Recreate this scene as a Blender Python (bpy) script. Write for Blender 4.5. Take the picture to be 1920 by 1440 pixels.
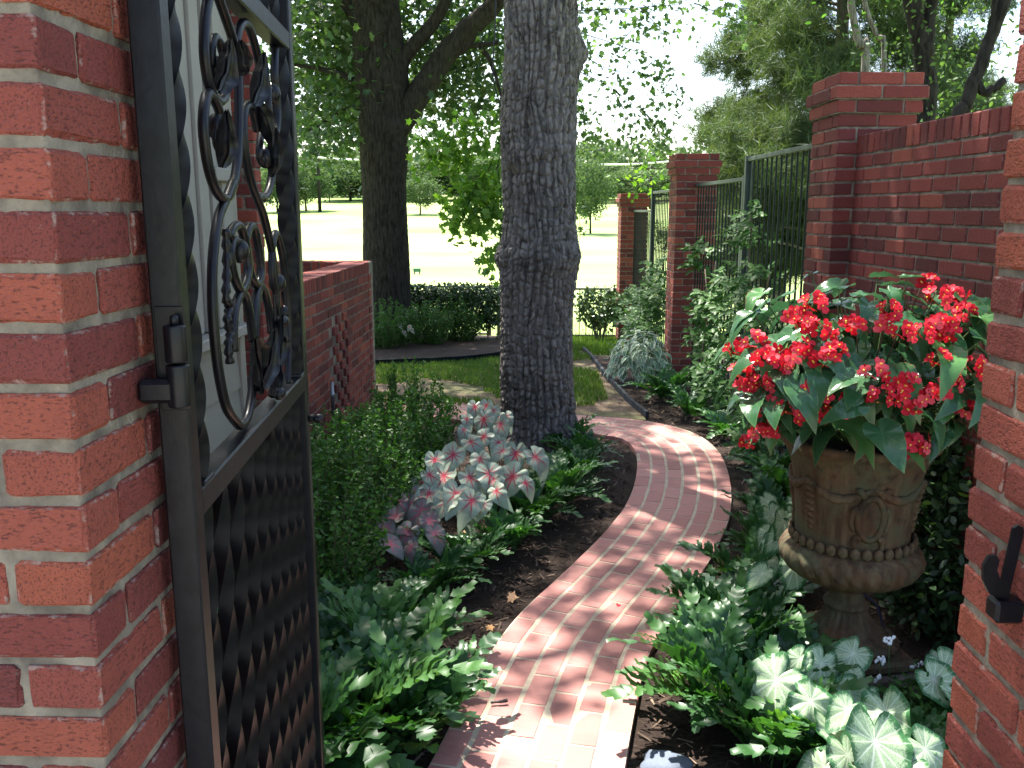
import bpy, math, random
import numpy as np
from mathutils import Vector, Matrix, Euler
R = math.radians
sc = bpy.context.scene
for o in list(bpy.data.objects): bpy.data.objects.remove(o)
# ------------------------------------------------------------ camera, sky, sun, exposure
CAM_H = 1.73
cam = bpy.data.cameras.new('camera'); cam.sensor_width = 36; cam.lens = 36*1660/1920
cam.clip_start = 0.05; cam.clip_end = 3000
co = bpy.data.objects.new('camera', cam); sc.collection.objects.link(co)
co.location = (0, 0, CAM_H); co.rotation_euler = (R(90-11.1), 0, R(1.86)); sc.camera = co
SUN_DIR = Vector((-0.24, 0.42, 0.875)).normalized()          # towards the sun
SUN_EL = math.asin(SUN_DIR.z); SUN_AZ = math.atan2(SUN_DIR.x, SUN_DIR.y)
w = bpy.data.worlds.new('World'); sc.world = w; w.use_nodes = True
nt = w.node_tree; nt.nodes.clear()
sky = nt.nodes.new('ShaderNodeTexSky'); sky.sky_type = 'NISHITA'; sky.sun_disc = False
sky.sun_elevation = SUN_EL; sky.sun_rotation = SUN_AZ; sky.dust_density = 3.0; sky.air_density = 1.0; sky.ozone_density = 1.0
bg = nt.nodes.new('ShaderNodeBackground'); bg.inputs[1].default_value = 0.14
wo = nt.nodes.new('ShaderNodeOutputWorld')
nt.links.new(sky.outputs[0], bg.inputs[0]); nt.links.new(bg.outputs[0], wo.inputs[0])
sl = bpy.data.lights.new('sun', 'SUN'); sl.energy = 5.0; sl.angle = R(0.7); sl.color = (1, 0.95, 0.87)
so = bpy.data.objects.new('sun', sl); sc.collection.objects.link(so)
so.rotation_euler = (-SUN_DIR).to_track_quat('-Z', 'Y').to_euler(); so.location = (-10, 20, 40)
sc.view_settings.view_transform = 'Standard'; sc.view_settings.look = 'None'
sc.view_settings.exposure = 1.95; sc.view_settings.gamma = 1.0; sc.view_settings.use_curve_mapping = False
sc.cycles.use_denoising = True; sc.cycles.max_bounces = 8; sc.cycles.diffuse_bounces = 4
sc.cycles.glossy_bounces = 2; sc.cycles.transmission_bounces = 4; sc.cycles.transparent_max_bounces = 4
sc.cycles.use_adaptive_sampling = True; sc.cycles.sample_clamp_indirect = 6.0
sc.cycles.caustics_reflective = False; sc.cycles.caustics_refractive = False

# ------------------------------------------------------------ helpers
rnd = random.Random(7); rng = np.random.default_rng(11)
COL = sc.collection
def rot_z(a): return Matrix.Rotation(a, 3, 'Z')
def new_mesh(name, v, f, mat=None, smooth=False, uv=None):
    me = bpy.data.meshes.new(name)
    v = np.asarray(v, dtype=np.float32).reshape(-1, 3)
    if isinstance(f, np.ndarray) and f.ndim == 2:
        k = f.shape[1]; n = len(f)
        me.vertices.add(len(v)); me.vertices.foreach_set('co', v.ravel())
        me.loops.add(n*k); me.loops.foreach_set('vertex_index', f.astype(np.int32).ravel())
        me.polygons.add(n); me.polygons.foreach_set('loop_start', np.arange(0, n*k, k, dtype=np.int32))
        me.polygons.foreach_set('loop_total', np.full(n, k, dtype=np.int32))
        me.update(calc_edges=True)
    else:
        me.from_pydata([tuple(map(float, p)) for p in v], [], [tuple(int(i) for i in q) for q in f]); me.update()
    if smooth: me.polygons.foreach_set('use_smooth', np.ones(len(me.polygons), dtype=bool))
    if uv is not None:
        li = np.empty(len(me.loops), dtype=np.int32); me.loops.foreach_get('vertex_index', li)
        lay = me.uv_layers.new(name='UVMap'); lay.data.foreach_set('uv', np.asarray(uv, dtype=np.float32)[li].ravel())
    if mat: me.materials.append(mat)
    return me
def ob(name, me, parent=None, loc=(0, 0, 0), rot=(0, 0, 0), scl=(1, 1, 1)):
    o = bpy.data.objects.new(name, me); COL.objects.link(o)
    o.location = loc; o.rotation_euler = rot; o.scale = scl if hasattr(scl, '__len__') else (scl,)*3
    if parent: o.parent = parent
    return o
def tag(o, label=None, cat=None, group=None, kind=None):
    if label: o['label'] = label
    if cat: o['category'] = cat
    if group: o['group'] = group
    if kind: o['kind'] = kind
    return o
def empty(name, loc=(0, 0, 0), rz=0, label=None, cat=None, group=None):
    o = bpy.data.objects.new(name, None); COL.objects.link(o); o.location = loc; o.rotation_euler = (0, 0, rz)
    o.empty_display_size = 0.1
    return tag(o, label, cat, group)
class MB:                                     # a little mesh builder: everything added ends up in one mesh
    def __init__(s): s.v = []; s.f = []
    def add(s, v, f):
        n = len(s.v); s.v += [tuple(p) for p in v]; s.f += [tuple(i+n for i in q) for q in f]; return s
    def box(s, a, b, M=None):
        (x0, y0, z0), (x1, y1, z1) = a, b
        v = [(x0,y0,z0),(x1,y0,z0),(x1,y1,z0),(x0,y1,z0),(x0,y0,z1),(x1,y0,z1),(x1,y1,z1),(x0,y1,z1)]
        if M is not None: v = [tuple(M @ Vector(p)) for p in v]
        return s.add(v, [(0,3,2,1),(4,5,6,7),(0,1,5,4),(1,2,6,5),(2,3,7,6),(3,0,4,7)])
    def cbox(s, a, b, c=0.003):               # a box with chamfered edges
        v, f = cham_box(a, b, c); return s.add(v, f)
    def tube(s, pts, rad, n=8, flat=1.0, cap=True):
        v, f = tube_geo(pts, rad, n, flat, cap); return s.add(v, f)
    def lathe(s, prof, n=24, c=(0, 0)):
        v = []; f = []
        for r, z in prof:
            for k in range(n):
                a = 2*math.pi*k/n; v.append((c[0]+r*math.cos(a), c[1]+r*math.sin(a), z))
        for i in range(len(prof)-1):
            for k in range(n):
                f.append((i*n+k, i*n+(k+1) % n, (i+1)*n+(k+1) % n, (i+1)*n+k))
        f.append(tuple(range(n))[::-1]); f.append(tuple((len(prof)-1)*n+k for k in range(n)))
        return s.add(v, f)
    def sphere(s, c, r, n=8, m=6, sc_=(1, 1, 1)):
        v = []; f = []
        for i in range(m+1):
            t = math.pi*i/m
            for k in range(n):
                a = 2*math.pi*k/n
                v.append((c[0]+r*sc_[0]*math.sin(t)*math.cos(a), c[1]+r*sc_[1]*math.sin(t)*math.sin(a), c[2]+r*sc_[2]*math.cos(t)))
        for i in range(m):
            for k in range(n): f.append((i*n+k, (i+1)*n+k, (i+1)*n+(k+1) % n, i*n+(k+1) % n))
        return s.add(v, f)
    def mesh(s, name, mat, smooth=False): return new_mesh(name, s.v, s.f, mat, smooth)
    def build(s, name, mat, parent=None, smooth=False, loc=(0, 0, 0), rot=(0, 0, 0)):
        return ob(name, s.mesh(name, mat, smooth), parent, loc, rot)
def cham_box(a, b, c, jit=0.0, rr=None):
    (x0, y0, z0), (x1, y1, z1) = a, b
    v = []; idx = {}
    for ix in (0, 1):
        for iy in (0, 1):
            for iz in (0, 1):
                p = [(x0, x1)[ix], (y0, y1)[iy], (z0, z1)[iz]]
                for ax in range(3):
                    q = list(p)
                    for k in range(3):
                        if k != ax: q[k] += (c, -c)[(ix, iy, iz)[k]]*(1+(rr.uniform(-.5, .9) if rr else 0))
                        elif jit: q[k] += rr.uniform(-jit, jit)
                    idx[(ix, iy, iz, ax)] = len(v); v.append(q)
    f = []
    I = idx
    for s_ in (0, 1):
        quad = lambda L: f.append(tuple(L) if s_ else tuple(L[::-1]))
        quad([I[(s_,0,0,0)], I[(s_,1,0,0)], I[(s_,1,1,0)], I[(s_,0,1,0)]])
        quad([I[(0,s_,0,1)], I[(0,s_,1,1)], I[(1,s_,1,1)], I[(1,s_,0,1)]])
        quad([I[(0,0,s_,2)], I[(1,0,s_,2)], I[(1,1,s_,2)], I[(0,1,s_,2)]])
    for i in (0, 1):
        for j in (0, 1):
            e = [I[(0,i,j,1)], I[(1,i,j,1)], I[(1,i,j,2)], I[(0,i,j,2)]]; f.append(tuple(e if i == j else e[::-1]))
            e = [I[(i,0,j,2)], I[(i,1,j,2)], I[(i,1,j,0)], I[(i,0,j,0)]]; f.append(tuple(e if i == j else e[::-1]))
            e = [I[(i,j,0,0)], I[(i,j,1,0)], I[(i,j,1,1)], I[(i,j,0,1)]]; f.append(tuple(e if i == j else e[::-1]))
            for k in (0, 1):
                t = [I[(i,j,k,0)], I[(i,j,k,1)], I[(i,j,k,2)]]; f.append(tuple(t if (i+j+k) % 2 else t[::-1]))
    return v, f
def tube_geo(pts, rad, n=8, flat=1.0, cap=True):
    P = [Vector(p) for p in pts]; m = len(P)
    if not hasattr(rad, '__len__'): rad = [rad]*m
    v = []; f = []; up = None
    for i in range(m):
        t = (P[min(i+1, m-1)]-P[max(i-1, 0)])
        t = t.normalized() if t.length > 1e-9 else Vector((0, 0, 1))
        if up is None:
            up = Vector((1, 0, 0)) if abs(t.x) < .8 else Vector((0, 1, 0))
        a = (up - t*up.dot(t)).normalized(); b = t.cross(a); up = a
        for k in range(n):
            th = 2*math.pi*(k+.5)/n
            v.append(tuple(P[i]+(a*math.cos(th)*flat+b*math.sin(th))*rad[i]))
    for i in range(m-1):
        for k in range(n): f.append((i*n+k, i*n+(k+1) % n, (i+1)*n+(k+1) % n, (i+1)*n+k))
    if cap: f.append(tuple(range(n))[::-1]); f.append(tuple((m-1)*n+k for k in range(n)))
    return v, f
def smooth_path(pts, k=4):                     # Catmull-Rom
    P = [np.array(p, float) for p in pts]; P = [2*P[0]-P[1]]+P+[2*P[-1]-P[-2]]; out = []
    for i in range(1, len(P)-2):
        for j in range(k):
            t = j/k
            out.append(.5*((2*P[i])+(-P[i-1]+P[i+1])*t+(2*P[i-1]-5*P[i]+4*P[i+1]-P[i+2])*t*t+(-P[i-1]+3*P[i]-3*P[i+1]+P[i+2])*t**3))
    out.append(P[-2]); return out
# value noise on arrays
def vnoise(x, y, seed=0, px=None):
    x = np.asarray(x, float); y = np.asarray(y, float)
    xi = np.floor(x).astype(np.int64); yi = np.floor(y).astype(np.int64); fx = x-xi; fy = y-yi
    def h(a, b):
        if px: a = a % px
        n = (a*374761393 + b*668265263 + seed*1442695041) & 0xffffffff
        n = ((n ^ (n >> 13))*1274126177) & 0xffffffff
        return ((n ^ (n >> 16)) & 0xffff)/65535.
    u = fx*fx*(3-2*fx); v_ = fy*fy*(3-2*fy)
    return (h(xi, yi)*(1-u)+h(xi+1, yi)*u)*(1-v_)+(h(xi, yi+1)*(1-u)+h(xi+1, yi+1)*u)*v_
def fbm(x, y, seed=0, oct=3, px=None):
    s = 0; a = 1; t = 0
    for k in range(oct):
        s = s+a*vnoise(np.asarray(x)*2**k, np.asarray(y)*2**k, seed+k*17, px*2**k if px else None); t += a; a *= .5
    return s/t

# ------------------------------------------------------------ materials
def srgb(h):
    h = h.lstrip('#'); c = [int(h[i:i+2], 16)/255 for i in (0, 2, 4)]
    return tuple(x/12.92 if x <= .04045 else ((x+.055)/1.055)**2.4 for x in c)
class NT:
    def __init__(s, name):
        s.m = bpy.data.materials.new(name); s.m.use_nodes = True; s.t = s.m.node_tree; s.t.nodes.clear()
        s.out = s.n('ShaderNodeOutputMaterial')
    def n(s, typ, **kw):
        nd = s.t.nodes.new(typ)
        for k, v in kw.items(): setattr(nd, k, v)
        return nd
    def l(s, a, b): s.t.links.new(a, b)
    def setin(s, nd, **kw):
        for k, v in kw.items():
            i = nd.inputs[k.replace('_', ' ')]
            if isinstance(v, bpy.types.NodeSocket): s.l(v, i)
            else: i.default_value = (*v, 1) if hasattr(v, '__len__') and len(v) == 3 and i.type == 'RGBA' else v
        return nd
    def noise(s, vec, scale, detail=3, rough=.55):
        nd = s.n('ShaderNodeTexNoise'); s.setin(nd, Scale=scale, Detail=detail, Roughness=rough)
        if vec is not None: s.l(vec, nd.inputs['Vector'])
        return nd.outputs['Fac']
    def ramp(s, fac, stops, interp='LINEAR'):
        nd = s.n('ShaderNodeValToRGB'); cr = nd.color_ramp; cr.interpolation = interp
        while len(cr.elements) < len(stops): cr.elements.new(.5)
        for e, (p, c) in zip(cr.elements, stops):
            e.position = p; e.color = (*c, 1) if hasattr(c, '__len__') else (c, c, c, 1)
        s.l(fac, nd.inputs[0]); return nd.outputs[0]
    def mix(s, fac, a, b, typ='MIX'):
        nd = s.n('ShaderNodeMix', data_type='RGBA', blend_type=typ)
        for i, v in ((0, fac), (6, a), (7, b)):
            if isinstance(v, bpy.types.NodeSocket): s.l(v, nd.inputs[i])
            else: nd.inputs[i].default_value = (*v, 1) if hasattr(v, '__len__') and len(v) == 3 else v
        return nd.outputs[2]
    def math(s, op, a, b=None, clamp=False):
        nd = s.n('ShaderNodeMath', operation=op, use_clamp=clamp)
        for i, v in ((0, a), (1, b)):
            if v is None: continue
            if isinstance(v, bpy.types.NodeSocket): s.l(v, nd.inputs[i])
            else: nd.inputs[i].default_value = v
        return nd.outputs[0]
    def bump(s, h, strength=.5, dist=.01):
        nd = s.n('ShaderNodeBump'); s.setin(nd, Strength=strength, Distance=dist); s.l(h, nd.inputs['Height']); return nd.outputs[0]
    def coord(s, rand=True):
        tc = s.n('ShaderNodeTexCoord').outputs['Object']
        oi = s.n('ShaderNodeObjectInfo')
        if not rand: return tc, oi.outputs['Random']
        vm = s.n('ShaderNodeVectorMath', operation='SCALE'); s.l(oi.outputs['Random'], vm.inputs['Scale']); vm.inputs[0].default_value = (37, 91, 53)
        va = s.n('ShaderNodeVectorMath', operation='ADD'); s.l(tc, va.inputs[0]); s.l(vm.outputs[0], va.inputs[1])
        return va.outputs[0], oi.outputs['Random']
    def principled(s, **kw):
        p = s.n('ShaderNodeBsdfPrincipled'); s.setin(p, **kw); s.l(p.outputs[0], s.out.inputs[0]); return p
def mat_plain(name, col, rough=.6, var=.15, scale=8, bump=.0, bscale=80, metallic=0., spec=.5, col2=None):
    t = NT(name); vec, r = t.coord()
    n = t.noise(vec, scale, 4)
    c2 = col2 or tuple(x*(1-var) for x in col); c1 = tuple(min(1, x*(1+var)) for x in col)
    base = t.mix(t.ramp(n, [(.35, 0), (.65, 1)]), c2, c1)
    p = t.principled(Base_Color=base, Roughness=rough, Metallic=metallic, Specular_IOR_Level=spec)
    if bump: t.l(t.bump(t.noise(vec, bscale, 4), bump, .004), p.inputs['Normal'])
    return t.m
def mat_brick(name, stops, speck=.5, bump=.6, edge=0):
    t = NT(name); vec, r = t.coord()
    base = t.ramp(r, stops)
    big = t.noise(vec, 14, 3)
    base = t.mix(t.ramp(big, [(.42, 0), (.7, .55)]), base, t.mix(.5, base, (.16, .035, .03)))
    mpb = t.n('ShaderNodeMapping'); mpb.inputs['Scale'].default_value = (.38, 1, 1); t.l(vec, mpb.inputs[0])
    sp = t.noise(mpb.outputs[0], 300, 2, .6)
    dark = t.ramp(sp, [(.545, 0), (.645, speck)])
    base = t.mix(dark, base, (.05, .018, .015))
    li = t.noise(vec, 55, 4, .7)
    base = t.mix(t.ramp(li, [(.66, 0), (.8, .35)]), base, (.45, .35, .3))
    if edge:
        ge = t.n('ShaderNodeTexCoord').outputs['Generated']
        sb = t.n('ShaderNodeVectorMath', operation='SUBTRACT'); t.l(ge, sb.inputs[0]); sb.inputs[1].default_value = (.5, .5, .5)
        ab = t.n('ShaderNodeVectorMath', operation='ABSOLUTE'); t.l(sb.outputs[0], ab.inputs[0])
        iv = t.n('ShaderNodeVectorMath', operation='SUBTRACT'); iv.inputs[0].default_value = (.5, .5, .5); t.l(ab.outputs[0], iv.inputs[1])
        ml = t.n('ShaderNodeVectorMath', operation='MULTIPLY'); t.l(iv.outputs[0], ml.inputs[0]); ml.inputs[1].default_value = (19.4, 9.2, 5.75)
        sx = t.n('ShaderNodeSeparateXYZ'); t.l(ml.outputs[0], sx.inputs[0]); x, y, z = sx.outputs          # distances to the faces, in cm
        med = t.math('MAXIMUM', t.math('MAXIMUM', t.math('MINIMUM', x, y), t.math('MINIMUM', y, z)), t.math('MINIMUM', x, z))
        em = t.ramp(t.math('ADD', med, t.math('MULTIPLY', t.math('SUBTRACT', t.noise(vec, 42, 5, .75), .47), 2.6)), [(.12, edge), (.42, 0)])
        base = t.mix(em, base, srgb('a3958a'))
    p = t.principled(Base_Color=base, Roughness=.82, Specular_IOR_Level=.25)
    hh = t.math('ADD', t.math('MULTIPLY', sp, -.6), t.noise(vec, 90, 4, .65))
    t.l(t.bump(hh, bump, .006), p.inputs['Normal'])
    return t.m
M = {}
M['brick_gate'] = mat_brick('brick_gate', [(0, srgb('683533')), (.3, srgb('7a3d36')), (.6, srgb('8f4b3e')), (1, srgb('96503c'))], .65, 1.0, .55)
M['brick_wall'] = mat_brick('brick_wall', [(0, srgb('5a2e2c')), (.35, srgb('733833')), (.75, srgb('854038')), (1, srgb('97503f'))], .4, .6, .35)
def mat_paver():
    t = NT('paver'); vec, r = t.coord()
    base = t.ramp(r, [(0, srgb('9a6861')), (.5, srgb('ad7870')), (1, srgb('b9867d'))])
    n = t.noise(vec, 18, 4)
    base = t.mix(t.ramp(n, [(.35, 0), (.7, .5)]), base, srgb('946660'))
    g = t.noise(vec, 120, 3); base = t.mix(t.ramp(g, [(.62, 0), (.75, .3)]), base, (.12, .06, .05))
    p = t.principled(Base_Color=base, Roughness=.75, Specular_IOR_Level=.35)
    t.l(t.bump(t.noise(vec, 150, 4), .35, .002), p.inputs['Normal']); return t.m
M['paver'] = mat_paver()
M['mortar'] = mat_plain('mortar', srgb('847b6c'), .95, .2, 18, 1.0, 160, col2=srgb('5f574d'))
M['mortar_path'] = mat_plain('mortar_path', srgb('b0a28e'), .95, .15, 12, .6, 160)
M['iron'] = mat_plain('iron', (.006, .0065, .009), .36, .3, 30, .12, 60, spec=.28)
M['iron_bar'] = mat_plain('iron_bar', (.005, .0052, .007), .42, .3, 30, .1, 60, spec=.15)
M['iron_green'] = mat_plain('iron_green', (.006, .012, .010), .55, .2, 10, .0, spec=.2)
M['rail_green'] = mat_plain('rail_green', (.03, .05, .043), .5, .2, 10)
M['white_paint'] = mat_plain('white_paint', srgb('8c867d'), .6, .06, 5)
M['siding'] = mat_plain('siding', srgb('877f74'), .6, .05, 4)
M['concrete'] = mat_plain('concrete', (.38, .35, .31), .9, .15, 3, .4, 60)
M['steel'] = mat_plain('steel', (.3, .31, .33), .45, .2, 20, metallic=.7)
def mat_leaf(name, cols, rough=.45, trans=.35, spec=.4, tcol=None, var_scale=3.0):
    """cols: dark .. light leaf colours, varied per leaf by a per-face random attribute or object random"""
    t = NT(name); vec, r = t.coord()
    at = t.n('ShaderNodeAttribute', attribute_name='lv').outputs['Fac']
    k = t.math('FRACT', t.math('ADD', at, r))
    base = t.ramp(k, [(i/(len(cols)-1), c) for i, c in enumerate(cols)])
    p = t.n('ShaderNodeBsdfPrincipled'); t.setin(p, Base_Color=base, Roughness=rough, Specular_IOR_Level=spec)
    tr = t.n('ShaderNodeBsdfTranslucent')
    t.l(t.mix(1.0, base, tcol or (1.0, 1.0, .35), 'MULTIPLY') if True else base, tr.inputs[0])
    bt = t.n('ShaderNodeMixShader'); bt.inputs[0].default_value = trans
    t.l(p.outputs[0], bt.inputs[1]); t.l(tr.outputs[0], bt.inputs[2]); t.l(bt.outputs[0], t.out.inputs[0])
    return t.m
M['leaf_tree'] = mat_leaf('leaf_tree', [(.03, .058, .026), (.045, .085, .033), (.07, .12, .04)], .45, .3, .4, (1.7, 2.0, .8))  # darkened leaf colour, carries the shade of the dark tree's crown
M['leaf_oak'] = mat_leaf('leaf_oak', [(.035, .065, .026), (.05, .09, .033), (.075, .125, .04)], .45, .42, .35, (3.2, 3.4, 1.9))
M['leaf_lit'] = mat_leaf('leaf_lit', [(.06, .14, .022), (.09, .18, .03), (.13, .23, .04)], .5, .45, .3, (1.7, 1.8, .6))  # lighter leaf for the hanging sprays, their backlit glow put into the colour
M['leaf_back'] = mat_leaf('leaf_back', [(.045, .085, .03), (.07, .12, .04), (.1, .16, .055)], .6, .3, .2, (1.8, 2.0, .8))
M['leaf_far'] = mat_leaf('leaf_far', [(.05, .085, .04), (.07, .115, .05), (.095, .145, .062)], .7, .25, .1, (1.5, 1.6, .8))
M['leaf_fern'] = mat_leaf('leaf_fern', [(.022, .07, .022), (.034, .1, .028), (.06, .15, .036)], .42, .22, .42, (1.6, 2.0, .6))
M['leaf_fern_light'] = mat_leaf('leaf_fern_light', [(.08, .19, .04), (.11, .24, .05), (.15, .3, .06)], .32, .25, .5, (1.6, 1.9, .6))
M['leaf_box'] = mat_leaf('leaf_box', [(.03, .08, .018), (.046, .115, .023), (.078, .17, .034)], .5, .25, .25, (1.6, 2.0, .6))
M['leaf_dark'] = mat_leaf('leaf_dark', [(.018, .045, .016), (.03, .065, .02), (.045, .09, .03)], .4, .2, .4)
M['leaf_hedge'] = mat_leaf('leaf_hedge', [(.03, .06, .025), (.045, .09, .03), (.08, .14, .05)], .38, .2, .45)
M['leaf_vine'] = mat_leaf('leaf_vine', [(.03, .08, .022), (.048, .115, .03), (.085, .17, .042)], .52, .35, .22, (1.8, 2.0, .7))
M['needle'] = mat_leaf('needle', [(.055, .095, .048), (.08, .13, .062), (.13, .17, .085)], .6, .3, .2)
M['grass'] = mat_leaf('grass', [(.06, .13, .02), (.1, .19, .03), (.16, .24, .06)], .6, .3, .2)
M['stem_green'] = mat_plain('stem_green', (.07, .12, .035), .6)
M['stem_brown'] = mat_plain('stem_brown', (.09, .06, .04), .8)
M['dry_leaf'] = mat_plain('dry_leaf', (.3, .17, .07), .8, .4, 20)
M['bark_grey'] = None
def mat_bark(name, c1, c2):
    t = NT(name); vec, r = t.coord()
    mp = t.n('ShaderNodeMapping'); mp.inputs['Scale'].default_value = (1, 1, .25); t.l(vec, mp.inputs[0])
    n = t.noise(mp.outputs[0], 30, 5, .65); m = t.noise(vec, 4, 3)
    base = t.mix(t.ramp(n, [(.38, 0), (.6, 1)]), c1, c2)
    base = t.mix(t.ramp(m, [(.45, 0), (.75, .45)]), base, tuple(x*1.25 for x in c2))
    p = t.principled(Base_Color=base, Roughness=.92, Specular_IOR_Level=.15)
    t.l(t.bump(t.noise(mp.outputs[0], 75, 6, .75), 1., .012), p.inputs['Normal']); return t.m
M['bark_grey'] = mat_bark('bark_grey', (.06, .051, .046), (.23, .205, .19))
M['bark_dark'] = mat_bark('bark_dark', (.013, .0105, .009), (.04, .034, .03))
M['bark_pine'] = mat_bark('bark_pine', (.12, .095, .075), (.26, .22, .19))
# ------------------------------------------------------------ the lie of the land
def zg(x, y):
    y = np.asarray(y, float)
    return np.interp(y, [-400, 0, 8.5, 10.5, 13, 15, 26, 45, 70, 95, 120, 150, 400, 2500],
                     [0, 0, 0, -.05, -.2, -.36, -.5, -.25, .6, 1.7, 3.2, 4.2, 5, 5])
def ground_pt(px, py):
    """where the sight line through this point of the photograph meets the land"""
    x = (px-960)/1660; v = -(py-720)/1660; p = R(11.1); s = R(1.86)
    fw = math.cos(p)+v*math.sin(p); up = -math.sin(p)+v*math.cos(p)
    d = Vector((x*math.cos(s)-fw*math.sin(s), x*math.sin(s)+fw*math.cos(s), up)); o = Vector((0, 0, CAM_H)); t = 1.
    while t < 900:
        q = o+d*t
        if q.z <= zg(q.x, q.y): return q
        t *= 1.004
    return o+d*900
def at_y(px, py, Y):
    x = (px-960)/1660; v = -(py-720)/1660; p = R(11.1); s = R(1.86)
    fw = math.cos(p)+v*math.sin(p); up = -math.sin(p)+v*math.cos(p)
    d = Vector((x*math.cos(s)-fw*math.sin(s), x*math.sin(s)+fw*math.cos(s), up))
    return Vector((0, 0, CAM_H))+d*(Y/d.y)
def sheet(name, xs, ys, zf, mat, smooth=True):
    X, Y = np.meshgrid(xs, ys); Z = zf(X, Y); n, m = X.shape
    v = np.stack([X, Y, Z], -1).reshape(-1, 3); i = np.arange(n*m).reshape(n, m)
    f = np.stack([i[:-1, :-1], i[:-1, 1:], i[1:, 1:], i[1:, :-1]], -1).reshape(-1, 4)
    return ob(name, new_mesh(name, v, f, mat, smooth))
def mat_field():
    t = NT('field_grass'); vec, r = t.coord(False)
    mp = t.n('ShaderNodeMapping'); mp.inputs['Scale'].default_value = (.6, 1, 1); t.l(vec, mp.inputs[0])
    n = t.noise(mp.outputs[0], .11, 4); m = t.noise(vec, 2.2, 4)
    base = t.mix(t.ramp(n, [(.4, 0), (.66, .85)]), (.29, .35, .14), (.14, .25, .05))
    base = t.mix(t.ramp(m, [(.3, 0), (.7, .25)]), base, (.2, .25, .09))
    t.principled(Base_Color=base, Roughness=.9, Specular_IOR_Level=.1); return t.m
ys = np.concatenate([np.linspace(-400, -20, 8), np.linspace(-10, 20, 61), np.linspace(22, 150, 80), np.linspace(170, 2500, 20)])
xs = np.concatenate([np.linspace(-1800, -120, 8), np.linspace(-100, 100, 81), np.linspace(120, 1800, 8)])
tag(sheet('ground', xs, ys, lambda X, Y: zg(X, Y)-.03+.05*(Y > 20)*np.sin(X*.11)*np.sin(Y*.07), mat_field()), kind='structure')
# mulched garden floor
def mat_mulch():
    t = NT('mulch'); vec, r = t.coord(False)
    mp = t.n('ShaderNodeMapping'); mp.inputs['Scale'].default_value = (1, 2.2, 1); mp.inputs['Rotation'].default_value = (0, 0, .6); t.l(vec, mp.inputs[0])
    n = t.noise(mp.outputs[0], 45, 6, .7); m = t.noise(vec, 3, 3)
    base = t.ramp(n, [(.3, (.016, .010, .0075)), (.5, (.036, .023, .017)), (.68, (.08, .055, .041))])
    base = t.mix(t.ramp(m, [(.4, 0), (.7, .4)]), base, (.03, .02, .015))
    p = t.principled(Base_Color=base, Roughness=.9, Specular_IOR_Level=.2)
    t.l(t.bump(n, 1., .02), p.inputs['Normal']); return t.m
M['mulch'] = mat_mulch()
def zm(X, Y):                                   # the mulch bed, softly heaped
    X = np.asarray(X, float); Y = np.asarray(Y, float)
    return zg(X, Y)+.006*(fbm(X*3, Y*3, 3)-.5)*2+.008*(fbm(X*14, Y*14, 9)-.5)
tag(sheet('mulch_bed', np.linspace(-3.2, 3.2, 130), np.linspace(1.45, 11.2, 200), zm, M['mulch']), kind='structure')
def mat_lawn():
    t = NT('lawn_soil'); vec, r = t.coord(False)
    n = t.noise(vec, 1.6, 4); m = t.noise(vec, 30, 4)
    base = t.mix(t.ramp(m, [(.3, 0), (.7, 1)]), (.09, .062, .044), (.19, .14, .10))
    base = t.mix(t.ramp(n, [(.45, 0), (.6, .5)]), base, (.07, .1, .03))
    p = t.principled(Base_Color=base, Roughness=.95, Specular_IOR_Level=.1)
    t.l(t.bump(m, .7, .01), p.inputs['Normal']); return t.m
def zlawn(X, Y): return zg(X, Y)+.022+.006*(fbm(X*4, Y*4, 5)-.5)
xe = lambda y: np.interp(y, [7.28, 7.9, 9.0, 10.2, 11.6, 12.4], [.88, .79, .69, .63, .56, .54])
Yl, Xl = np.meshgrid(np.linspace(7.2, 12.4, 80), np.linspace(0, 1, 70), indexing='ij'); Xl = -3.1+(xe(Yl)+3.1)*Xl; il = np.arange(Xl.size).reshape(Xl.shape)
tag(ob('lawn', new_mesh('lawn', np.stack([Xl, Yl, zlawn(Xl, Yl)], -1).reshape(-1, 3), np.stack([il[:-1, :-1], il[:-1, 1:], il[1:, 1:], il[1:, :-1]], -1).reshape(-1, 4), mat_lawn(), True)), kind='structure')
tag(sheet('driveway', np.linspace(-9, 9, 30), np.linspace(-14, 1.0, 40), lambda X, Y: 0*X+.004, M['concrete']), kind='structure')

# ------------------------------------------------------------ bricks
BL, BW, BH, J = .194, .092, .0575, .0095
CH = .0677
_bm = {}
def brick_mesh(L, W, H, mat, k=0, c=.0035, jit=.0012):
    key = (round(L, 3), round(W, 3), round(H, 3), mat, k)
    if key not in _bm:
        rr = random.Random(hash(key[:3]) % 1000+k*31)
        v, f = cham_box((-L/2, -W/2, -H/2), (L/2, W/2, H/2), c, jit, rr)
        _bm[key] = new_mesh('brick', v, f, M[mat])
    return _bm[key]
def brick(parent, x, y, z, L=BL, W=BW, H=BH, mat='brick_wall', rz=0., c=.0035, name='brick', jit=.0012):
    me = brick_mesh(L, W, H, mat, rnd.randrange(4), c, jit)
    return ob(name, me, parent, (x+rnd.uniform(-.0012, .0012), y+rnd.uniform(-.0012, .0012), z), (rnd.gauss(0, .003), rnd.gauss(0, .003), rz+rnd.gauss(0, .004)))
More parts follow.
